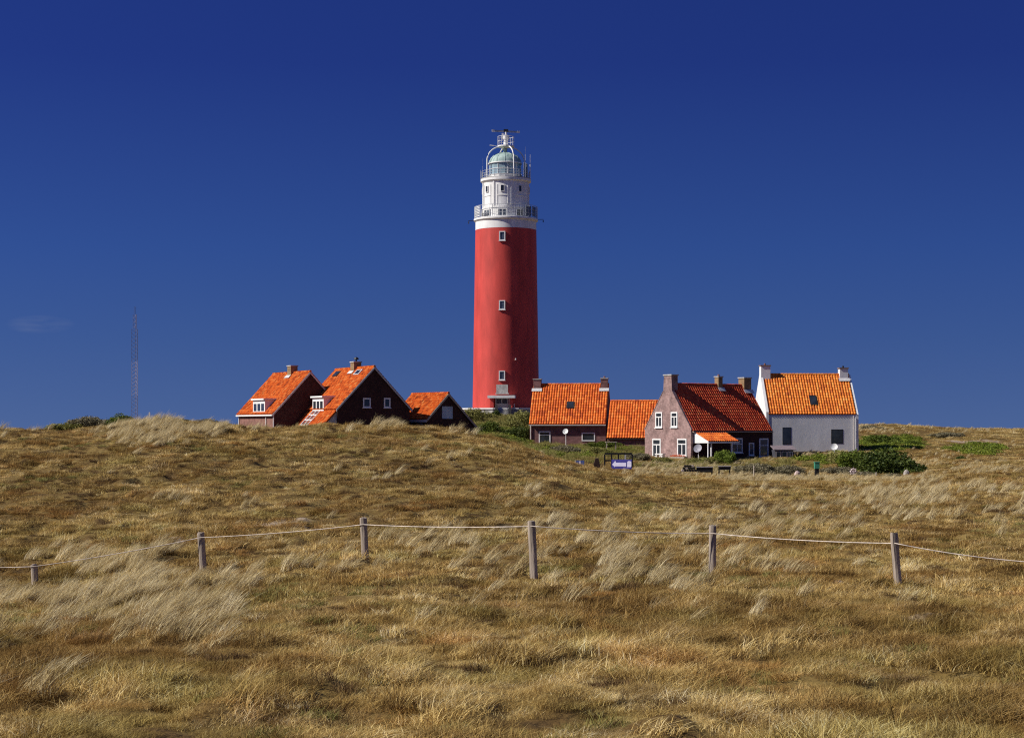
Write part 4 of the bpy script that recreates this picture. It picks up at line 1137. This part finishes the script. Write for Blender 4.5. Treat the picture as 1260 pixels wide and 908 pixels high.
bush(1026, 586, 149, 46, 11, 'grey', 22, 'grey green scrub right of the green topped post')
bush(1040, 572, 163, 50, 15, 'olive', 23, 'olive bush under the right window of the white cottage')
bush(1058, 580, 156, 62, 24, 'green', 24, 'green hedge bush at the right corner of the white cottage', depth=3)
bush(1094, 587, 151, 74, 31, 'dark', 25, 'tall dark green hedge bush in the middle of the right hedge', depth=3)
bush(1130, 590, 149, 50, 17, 'dark', 26, 'dark hedge bush tapering off at the right end of the hedge', depth=2)
bush(1068, 590, 147.5, 46, 9, 'grey', 27, 'grey scrub in front of the dark hedge beside the pale disc')
bush(1098, 590, 146, 40, 7, 'grey', 28, 'grey scrub at the foot of the dark hedge, right of the stakes')
bush(1083, 550, 195, 46, 14, 'green', 29, 'bright green bush just right of the white cottage', depth=2.5)
bush(1122, 552, 193, 34, 9, 'green', 30, 'low green bush on the slope behind the dark hedge')
bush(1205, 556, 192, 50, 11, 'green', 31, 'green bush on the dune slope near the right edge')
bush(1181, 571, 165, 22, 9, 'dark', 32, 'small dark bush alone in the dry grass on the right slope')
bush(1072, 533, 228, 30, 9, 'grey', 33, 'grey scrub near the top of the right dune beside the white cottage')
bush(1165, 539, 215, 44, 7, 'grey', 34, 'brown scrub patch high on the right dune')
bush(815, 568, 160, 24, 5, 'olive', 35, 'olive tuft in front of the mauve gable')

# ------------------------------------------------------------------ small things around the houses


def dish(px, py, d, rpx, pole_to, name, label, mt, az=0, poleless=False):
    s = d / F; p = at(px, py, d); r = rpx * s
    o = empty(name, (p.x, p.y, p.z), R(az)); tag(o, label, 'satellite dish')
    mb = MB(); prof = [(r * q, .30 * r * q * q) for q in np.linspace(0.02, 1, 7)]; prof2 = [(q, z - .02) for q, z in reversed(prof)]
    mb.lathe(prof + prof2, 20); rf = mb.build('reflector', mt, o, True, R(50)); rf.rotation_euler = (R(68), 0, 0)
    a = MB(); a.tube([(0, -.02, -r * .8), (0, -r * 1.0, -r * .1)], .018, 5); a.tube([(0, -r * 1.0, -r * .1), (0, -r * .9, 0)], .035, 6); a.build('feed_arm', METAL, o)
    zb = (HY - pole_to) * s - p.z if pole_to else gz(p.x, d) - p.z - .2
    q = MB(); q.tube([(0, .08, zb), (0, .08, 0)], .035, 6); q.build('pole', WHITE, o)
    return o


DW = mat('dish_white', (.70, .70, .68), .5, var=.1); DG = mat('dish_grey', (.30, .29, .33), .6, var=.15)
dish(696, 531, 183, 3.6, 552, 'satellite_dish', 'white satellite dish on a pole before the plum brick cottage', DW, -25)
dish(1026.5, 550, 172, 4.3, None, 'satellite_dish', 'white satellite dish below the right window of the white cottage', DW, -15)
dish(859, 552, 165.5, 5.4, None, 'satellite_dish', 'large grey dish standing under the tiled porch', DG, -30)
dish(427, 516, 175, 4.2, None, 'satellite_dish', 'grey dish low at the left corner of the big dark gable', DG, -30)

# green topped post
p = at(1005, 587, 142); zg = gz(p.x, 142); H = (HY - 568) * 142 / F - zg
o = empty('marker_post', (p.x, 142, zg)); tag(o, 'dark square post with a green top box among the scrub', 'post')
m = MB(); m.box((-.15, -.15, -.3), (.15, .15, H - .55)); m.build('post', BTIMBER, o)
m = MB(); m.box((-.19, -.19, H - .55), (.19, .19, H - .06)); m.prism([(-.22, -.22, H - .06), (.22, -.22, H - .06), (.22, .22, H - .06), (-.22, .22, H - .06)], (0, 0, .06)); m.build('green_box', mat('green_paint', (.06, .27, .17), .5, var=.15), o)
# pale round disc
p = at(1050, 580, 146.5); o = empty('round_disc', (p.x, p.y, p.z), 0); tag(o, 'small pale pink wheel shaped disc propped at the foot of the hedge', 'wheel')
DP = mat('pale_pink_paint', (.68, .56, .54), .6, var=.12)
m = MB(); m.tube([(.21 * math.cos(a), 0, .21 * math.sin(a)) for a in np.linspace(0, 2 * math.pi, 21)], .05, 6, caps=False); m.build('rim', DP, o, True)
m = MB(); m.tube([(0, -.06, 0), (0, .06, 0)], .09, 10); m.build('hub', DP, o)
for k in range(8):
    a = k * math.pi / 4; m = MB(); m.tube([(.06 * math.cos(a), 0, .06 * math.sin(a)), (.33 * math.cos(a), 0, .33 * math.sin(a))], .028, 5); m.build('spoke', DP, o)
m = MB(); m.tube([(0, .08, -.05), (0, .08, gz(p.x, p.y) - p.z - .2)], .04, 6); m.build('stake', TIMBER, o)
# stone


def rock(px, d, w, h, label, mt, seed):
    x = (px - CX) * d / F; r = random.Random(seed); mb = MB(); n = 9; vs = []
    for (q, z) in ((1, -.2), (1.05, .25), (.8, .75), (.35, 1.0)):
        for k in range(n):
            a = 2 * math.pi * k / n; f = q * r.uniform(.82, 1.15); vs.append((w * f * math.cos(a), w * .8 * f * math.sin(a), h * z * r.uniform(.92, 1.05)))
    fs = [(j * n + k, j * n + (k + 1) % n, (j + 1) * n + (k + 1) % n, (j + 1) * n + k) for j in range(3) for k in range(n)] + [tuple(range(3 * n, 4 * n))]
    o = mb.add(vs, fs).build('boulder', mt, None); o.location = (x, d, gz(x, d) - .02); tag(o, label, 'stone'); return o


rock(981, 144, .26, .55, 'small pale pink boulder in the grass left of the green topped post', mat('pink_stone', (.55, .42, .38), .9, var=.2), 3)
rock(1115, 146.5, .3, .62, 'pale boulder in the grass by the right end of the hedge', mat('grey_stone', (.42, .37, .32), .9, var=.3), 5)
# white marker on the left crest
p = at(184, 507, 106); zg = gz(p.x, 106); H = p.z - zg
o = empty('marker_stake', (p.x, 106, zg)); tag(o, 'thin white marker stake on the left dune crest', 'marker')
m = MB(); m.tube([(0, 0, -.2), (0, 0, H)], .022, 6); m.build('stake', WHITE, o)
m = MB(); m.box((-.04, -.025, H - .25), (.04, .025, H)); m.build('plate', WHITE, o)
# wooden stakes
for (px, d, top, lab) in ((1059.5, 147, 584, 'short pale stake at the foot of the hedge, left one of the pair'), (1078, 146, 584, 'short pale stake at the foot of the hedge, right one of the pair'), (927.5, 138, 573, 'tall thin pale stake in the grass before the mauve cottage'), (1038, 158, 561, 'grey stake in the bushes under the white cottage')):
    x = (px - CX) * d / F; zg = gz(x, d); H = max(.4, (HY - top) * d / F - zg)
    m = MB(); m.tube([(0, 0, -.2), (.01, 0, H * .6), (.02, 0, H)], [.055, .05, .045], 7)
    o = m.build('wooden_stake', mat('pale_timber', (.46, .40, .32), .9, var=.3, scale=8), None); o.location = (x, d, zg); tag(o, lab, 'stake', 'wooden stakes in the grass')
# blue signboard before a dark rail fence
d = 152; s = d / F
p = at(765, 576, d); o = empty('signboard', (p.x, d, p.z - .05), R(-22)); tag(o, 'low blue signboard with a white arrow shape and a white square', 'sign')
BL = mat('blue_sign_paint', (.055, .05, .26), .5, var=.2); WV = mat('pale_sign_white', (.66, .63, .80), .5, var=.1)
w = 26 * s; h = 11.5 * s
m = MB(); m.box((-w / 2, -.04, 0), (w / 2, .04, h)); bo = m.build('board', BL, o)
m = MB(); z0 = h * .24; z1 = h * .66; zm = (z0 + z1) / 2
m.prism([(-w * .47, -.045, zm), (-w * .32, -.045, z0 - .06), (-w * .32, -.045, z0 + .02), (w * .23, -.045, z0 + .02), (w * .23, -.045, z1), (-w * .27, -.045, z1), (-w * .31, -.045, z1 + .17)], (0, -.012, 0)); m.build('white_arrow', WV, bo)
m = MB(); cx_, cz_, a_ = w * .385, h * .48, .19
m.prism([(cx_ - a_, -.045, cz_ - a_ * 1.2), (cx_ + a_ * .8, -.045, cz_ - a_ * 1.2), (cx_ + a_, -.045, cz_ - a_ * .8), (cx_ + a_, -.045, cz_ + a_), (cx_ + a_ * .5, -.045, cz_ + a_ * 1.5), (cx_ - a_ * .5, -.045, cz_ + a_ * 1.5), (cx_ - a_, -.045, cz_ + a_)], (0, -.012, 0)); m.build('white_square', WV, bo)
for sx in (-1, 1):
    m = MB(); m.box((sx * w * .40 - .04, .041, gz(p.x, d) - p.z - .2), (sx * w * .40 + .04, .12, h * .9)); m.build('leg', BTIMBER, o)
d = 156; s = d / F; xa, xb = (744 - CX) * s, (778 - CX) * s
zt = (HY - 557) * s
o = empty('rail_fence', ((xa + xb) / 2, d, zt)); tag(o, 'black timber rail fence behind the blue signboard', 'fence'); hw = (xb - xa) / 2
m = MB(); m.box((-hw, -.06, -.16), (hw, .06, .0)); m.build('top_rail', BTIMBER, o)
m = MB(); m.box((-hw, -.04, -.75), (hw, .04, -.62)); m.build('lower_rail', BTIMBER, o)
for k in range(5):
    xx = -hw + 2 * hw * k / 4; m = MB(); m.box((xx - .06, -.055, gz((xa + xb) / 2, d) - zt - .3), (xx + .06, .055, -.161)); m.build('post', BTIMBER if k != 3 else LEAD, o)
# small blue and white plate and brown board
d = 150; s = d / F; p = at(714.5, 570, d); zg = gz(p.x, d)
o = empty('trail_sign', (p.x, d, zg), R(-8)); tag(o, 'small square blue and white plate on a short pale post', 'sign'); H = p.z + .25 - zg
m = MB(); m.box((-.5, -.04, -.2), (-.40, .04, H + .02)); m.build('post', mat('pale_timber', (.46, .40, .32), .9), o)
m = MB(); m.box((-.36, -.03, H - .5), (.30, .03, H)); pl_ = m.build('plate', mat('dull_blue_plate', (.07, .10, .26), .5, var=.3), o); m = MB(); m.box((-.12, -.04, H - .44), (0, -.031, H - .06)); m.build('white_stripe', WV, pl_)
m = MB(); m.box((.20, -.03, -.2), (.27, .035, H - .5)); m.build('support', BTIMBER, o)
p = at(735, 572, d); zg = gz(p.x, d)
m = MB(); m.prism([(-.28, -.05, -.25), (.30, -.05, -.25), (.34, -.05, .95), (.08, -.05, 1.02), (-.18, -.05, .55)], (0, .16, 0)); o = m.build('wooden_board', mat('brown_board', (.09, .055, .042), .9, var=.4), None); o.location = (p.x, d, zg); o.rotation_euler = (R(6), R(-14), 0); tag(o, 'dark brown leaning board between the small blue plate and the signboard', 'board')
# dark planks and log pile before the porch
d = 143; s = d / F
for (x0p, x1p, y0, y1, lab) in ((857, 877, 574, 579.5, 'dark timber plank edging in the grass, right beside the log pile'), (884, 899, 573, 576.5, 'short dark plank edging in the grass below the yellow green bush')):
    a = at(x0p, y1, d); b = at(x1p, y0, d); o = empty('plank_edging', ((a.x + b.x) / 2, d, min(a.z, b.z))); tag(o, lab, 'edging'); hw = (b.x - a.x) / 2; hh = b.z - a.z
    m = MB(); m.box((-hw, -.05, -.1), (hw, .05, hh - .07)); m.build('plank', BTIMBER, o)
    m = MB(); m.box((-hw - .03, -.09, hh - .07), (hw + .03, .09, hh)); m.build('cap', GREYP, o)
    for sx in (-1, 1):
        m = MB(); m.box((sx * (hw - .06) - .05, .051, gz(a.x, d) - a.z - .2), (sx * (hw - .06) + .05, .14, hh - .071)); m.build('peg', BTIMBER, o)
a = at(838, 580, d); b = at(856, 573, d)
k = 0
for row in range(3):
    for c_ in range(6 - row):
        rad_ = .10; x = a.x + .12 + c_ * .205 + row * .10; z = max(a.z, gz(a.x, d)) + .08 + row * .175
        m = MB(); m.tube([(0, -.22, 0), (0, .22, 0)], rad_ * (1 - .1 * ((k * 7) % 3) / 3), 9); o = m.build('log', BTIMBER if (k * 5) % 7 else mat('pale_log', (.40, .34, .30), .9), None); o.location = (x, d, z)
        tag(o, 'short dark round log in the low pile before the porch', 'log', 'logs in the low pile'); k += 1
for o in [q for q in COL.objects if q.name.startswith('log') and q.get('label')]:
    if o.data.materials[0].name == 'pale_log': o['label'] = 'pale ended log among the dark ones of the low pile'
# white slab bench and flower trough before the mauve gable
gp = Vector((math.cos(TH + math.pi), math.sin(TH + math.pi), 0)); lat = Vector((-math.sin(TH), math.cos(TH), 0))
base = Vector((18.957, 171.99, -2.8)) + Vector((math.cos(TH), math.sin(TH), 0)) * (-PL / 2 - .6)


def gable_thing(name, f, label, cat):
    q = base + lat * (PH - 2 * PH * f); o = empty(name, (q.x, q.y, -2.72), TH + math.pi / 2); tag(o, label, cat); return o


o = gable_thing('garden_bench', .44, 'low white slab bench against the mauve gable', 'bench')
m = MB(); m.box((-.55, -.2, .32), (.55, .2, .42)); m.build('seat', WHITE, o)
for sx in (-.4, .4):
    m = MB(); m.box((sx - .06, -.16, -.3), (sx + .06, .16, .319)); m.build('leg', WHITE, o)
o = gable_thing('flower_trough', .82, 'red flowering trough at the right corner of the mauve gable', 'flower trough')
m = MB(); m.box((-1.1, -.2, -.3), (1.1, .2, .16)); m.build('trough', TIMBER, o)
fm = leaf_mesh('flowers', 700, 1.0, .26, .05, 5, attr_mat('red_flowers', [(0, (.05, .08, .02)), (.35, (.40, .06, .02)), (1, (.62, .14, .05))], .6, nmix=.2)); COL.objects.link(fm); fm.parent = o; fm.scale = (1.08, .22, 1); fm.location = (0, 0, .14)
# low glazed shed beside the white cottage
d = 169; s = d / F; p = at(965, 565, d); zg = min(gz(p.x, d), p.z)
o = empty('garden_shed', (p.x, d, zg), R(3)); tag(o, 'low glazed lean-to shed with a mauve roof beside the white cottage', 'shed')
hw = 11.5 * s; H = (HY - 553.5) * s - zg
m = MB(); m.box((-hw, 0, -.4), (hw, 1.6, H)); m.build('wall', mat('dark_shed_boards', (.05, .05, .065), .8), o)
m = MB(); m.prism([(-hw - .12, -.15, H - .02), (hw + .25, -.15, H - .02), (hw + .25, 1.7, H + .34), (-hw - .12, 1.7, H + .34)], (0, 0, .07)); m.build('roof', mat('mauve_roofing', (.20, .16, .17), .85, var=.3), o)
for k in range(3):
    window(o, (-hw + .08 + k * (2 * hw - .1) / 3, 0, .06), (1, 0, 0), (2 * hw - .1) / 3 - .08, H - .2, (0, -1, 0), frame=GREYP if k < 2 else WHITE, pane=PANEB, fw=.05, sill=False, cols=1 if k < 2 else 2)
# pale garden table behind the creeper
d = 178; s = d / F; p = at(752, 546, d); zg = gz(p.x, d)
o = empty('garden_table', (p.x, d, zg)); tag(o, 'pale garden table standing in the green creeper before the low wing', 'table'); H = max(.55, (HY - 543.5) * s - zg)
m = MB(); m.box((-.58, -.35, H - .06), (.58, .35, H)); m.build('tabletop', mat('pale_timber', (.46, .40, .32), .9), o)
for sx in (-.45, .45):
    for sy in (-.25, .25):
        m = MB(); m.box((sx - .04, sy - .04, -.2), (sx + .04, sy + .04, H - .061)); m.build('leg', MATS['pale_timber'], o)

# ------------------------------------------------------------------ far lattice mast
d = 2000.0; s = d / F
zt = (HY - 387) * s; x = (166 - CX) * s
o = empty('lattice_mast', (x, d, -9)); tag(o, 'far slender lattice radio mast on the left horizon', 'mast'); H = zt + 9
hw = 3.4
bands = [(0, .34, 'a'), (.34, .62, 'b'), (.62, .88, 'c'), (.88, 1.0, 'd')]
MM = [mat('mast_grey_paint', (.24, .21, .27), .7), mat('mast_pale_paint', (.42, .36, .40), .7), mat('mast_dark_paint', (.14, .13, .18), .7), mat('mast_grey_paint', (.2, .17, .22), .7)]
for bi, (f0, f1, _) in enumerate(bands):
    m = MB(); z0, z1 = H * f0, H * f1; k_ = .55 if bi == 3 else 1
    cs = [(-hw * k_, -hw * .6 * k_), (hw * k_, -hw * .6 * k_), (0, hw * k_)]
    for (cx_, cy_) in cs: m.tube([(cx_, cy_, z0), (cx_, cy_, z1)], .15 if cx_ <= 0 else .24, 5)
    nb = max(2, int((z1 - z0) / 4.2))
    for k in range(nb):
        a, b = z0 + (z1 - z0) * k / nb, z0 + (z1 - z0) * (k + 1) / nb
        for i in range(3):
            c0, c1 = cs[i], cs[(i + 1) % 3]; m.tube([(*c0, a), (*c1, b)], .085, 4); m.tube([(*c1, a), (*c0, b)], .085, 4)
    m.build('mast_section', MM[bi], o)
m = MB()
for (ax, ay) in ((-.8, 0), (.9, .3), (0, .8)): m.tube([(ax, ay, H), (ax, ay, H + 9)], .12, 5)
m.build('aerial', MM[2], o)

# ------------------------------------------------------------------ camera, sun, sky
cam = bpy.data.cameras.new('camera'); co = bpy.data.objects.new('camera', cam); COL.objects.link(co); SC.camera = co
cam.sensor_fit = 'HORIZONTAL'; cam.sensor_width = 36; cam.lens = F / 1260 * 36
cam.shift_y = (HY - 454) / 1260; cam.clip_start = .1; cam.clip_end = 100000
co.location = (0, 0, 0); co.rotation_euler = (R(90), 0, 0)

EL, AZ = R(38.5), R(260)       # sun to the left, a little behind the camera
sd = Vector((math.sin(AZ) * math.cos(EL), math.cos(AZ) * math.cos(EL), math.sin(EL)))
sl_ = bpy.data.lights.new('sun', 'SUN'); sl_.energy = 4.7; sl_.angle = R(.53); sl_.color = (1, .95, .87)
so = bpy.data.objects.new('sun', sl_); COL.objects.link(so); so.rotation_euler = (-sd).to_track_quat('-Z', 'Y').to_euler(); so.location = (-100, 0, 150)

wd = bpy.data.worlds.new('World'); SC.world = wd; wd.use_nodes = True; nt = wd.node_tree
bg = nt.nodes['Background']; bg.inputs[1].default_value = .10
sky = nd(nt, 'ShaderNodeTexSky', sky_type='NISHITA'); sky.sun_disc = False; sky.sun_elevation = EL; sky.sun_rotation = AZ; sky.air_density = .9; sky.dust_density = .0; sky.ozone_density = 3.0; sky.altitude = 600
# the crisp polarised sky: read it from higher up so that it stays deep blue to the horizon
tc = nd(nt, 'ShaderNodeTexCoord'); mp = nd(nt, 'ShaderNodeMapping'); mp.inputs['Scale'].default_value = (1, 1, 1.0); mp.inputs['Location'].default_value = (0, 0, .30)
nt.links.new(tc.outputs['Generated'], mp.inputs[0]); nt.links.new(mp.outputs[0], sky.inputs[0])
sp = nd(nt, 'ShaderNodeSeparateXYZ'); nt.links.new(tc.outputs['Generated'], sp.inputs[0])
cr = nd(nt, 'ShaderNodeValToRGB'); els = cr.color_ramp.elements; nt.links.new(sp.outputs[2], cr.inputs[0])
KS = 1.07
stops = [(0.0, (.42, .435, .58)), (.05, (.30, .375, .60)), (.10, (.22, .325, .635)), (.20, (.137, .197, .56)), (.30, (.128, .187, .55)), (.7, (.45, .52, .80))]
while len(els) < len(stops): els.new(.5)
for e, (q, c) in zip(els, stops): e.position = q; e.color = (*[v * KS for v in c], 1)
hs = nd(nt, 'ShaderNodeMix', data_type='RGBA', blend_type='MULTIPLY'); hs.inputs[0].default_value = 1
nt.links.new(sky.outputs[0], hs.inputs[6]); nt.links.new(cr.outputs[0], hs.inputs[7])


def mth(op, a, b=None):
    n = nd(nt, 'ShaderNodeMath', operation=op)
    for i, v in enumerate((a, b)):
        if v is None: continue
        if isinstance(v, (int, float)): n.inputs[i].default_value = v
        else: nt.links.new(v, n.inputs[i])
    return n.outputs[0]


# faint wisp of cloud low on the left
cu = mth('DIVIDE', sp.outputs[0], sp.outputs[1]); cv = mth('DIVIDE', sp.outputs[2], sp.outputs[1])
du = mth('MULTIPLY', mth('ADD', cu, .264), 1 / .020); dv = mth('MULTIPLY', mth('ADD', cv, -.0585), 1 / .0055)
msk = mth('SUBTRACT', 1, mth('ADD', mth('MULTIPLY', du, du), mth('MULTIPLY', dv, dv)))
cb = nd(nt, 'ShaderNodeCombineXYZ'); nt.links.new(mth('MULTIPLY', cu, 45), cb.inputs[0]); nt.links.new(mth('MULTIPLY', cv, 260), cb.inputs[1])
cn = nd(nt, 'ShaderNodeTexNoise'); cn.inputs['Scale'].default_value = 1.0; cn.inputs['Detail'].default_value = 6; nt.links.new(cb.outputs[0], cn.inputs['Vector'])
mk = nd(nt, 'ShaderNodeMath', operation='MULTIPLY', use_clamp=True); nt.links.new(mth('MAXIMUM', msk, 0), mk.inputs[0]); nt.links.new(mth('MULTIPLY', mth('MAXIMUM', mth('SUBTRACT', cn.outputs[0], .36), 0), .34), mk.inputs[1])
front = mth('GREATER_THAN', sp.outputs[1], 0)
cm = nd(nt, 'ShaderNodeMix', data_type='RGBA'); nt.links.new(mth('MULTIPLY', mk.outputs[0], front), cm.inputs[0]); nt.links.new(hs.outputs[2], cm.inputs[6]); cm.inputs[7].default_value = (3.0, 3.2, 3.6, 1)
nt.links.new(cm.outputs[2], bg.inputs[0])

SC.view_settings.view_transform = 'Standard'; SC.view_settings.look = 'None'; SC.view_settings.exposure = .3; SC.view_settings.gamma = 1
SC.render.engine = 'CYCLES'
SC.cycles.use_denoising = False; SC.cycles.pixel_filter_type = 'BLACKMAN_HARRIS'; SC.cycles.filter_width = 1.15
SC.cycles.sample_clamp_indirect = 2.0; SC.cycles.max_bounces = 6; SC.cycles.transparent_max_bounces = 8
SC.render.film_transparent = False
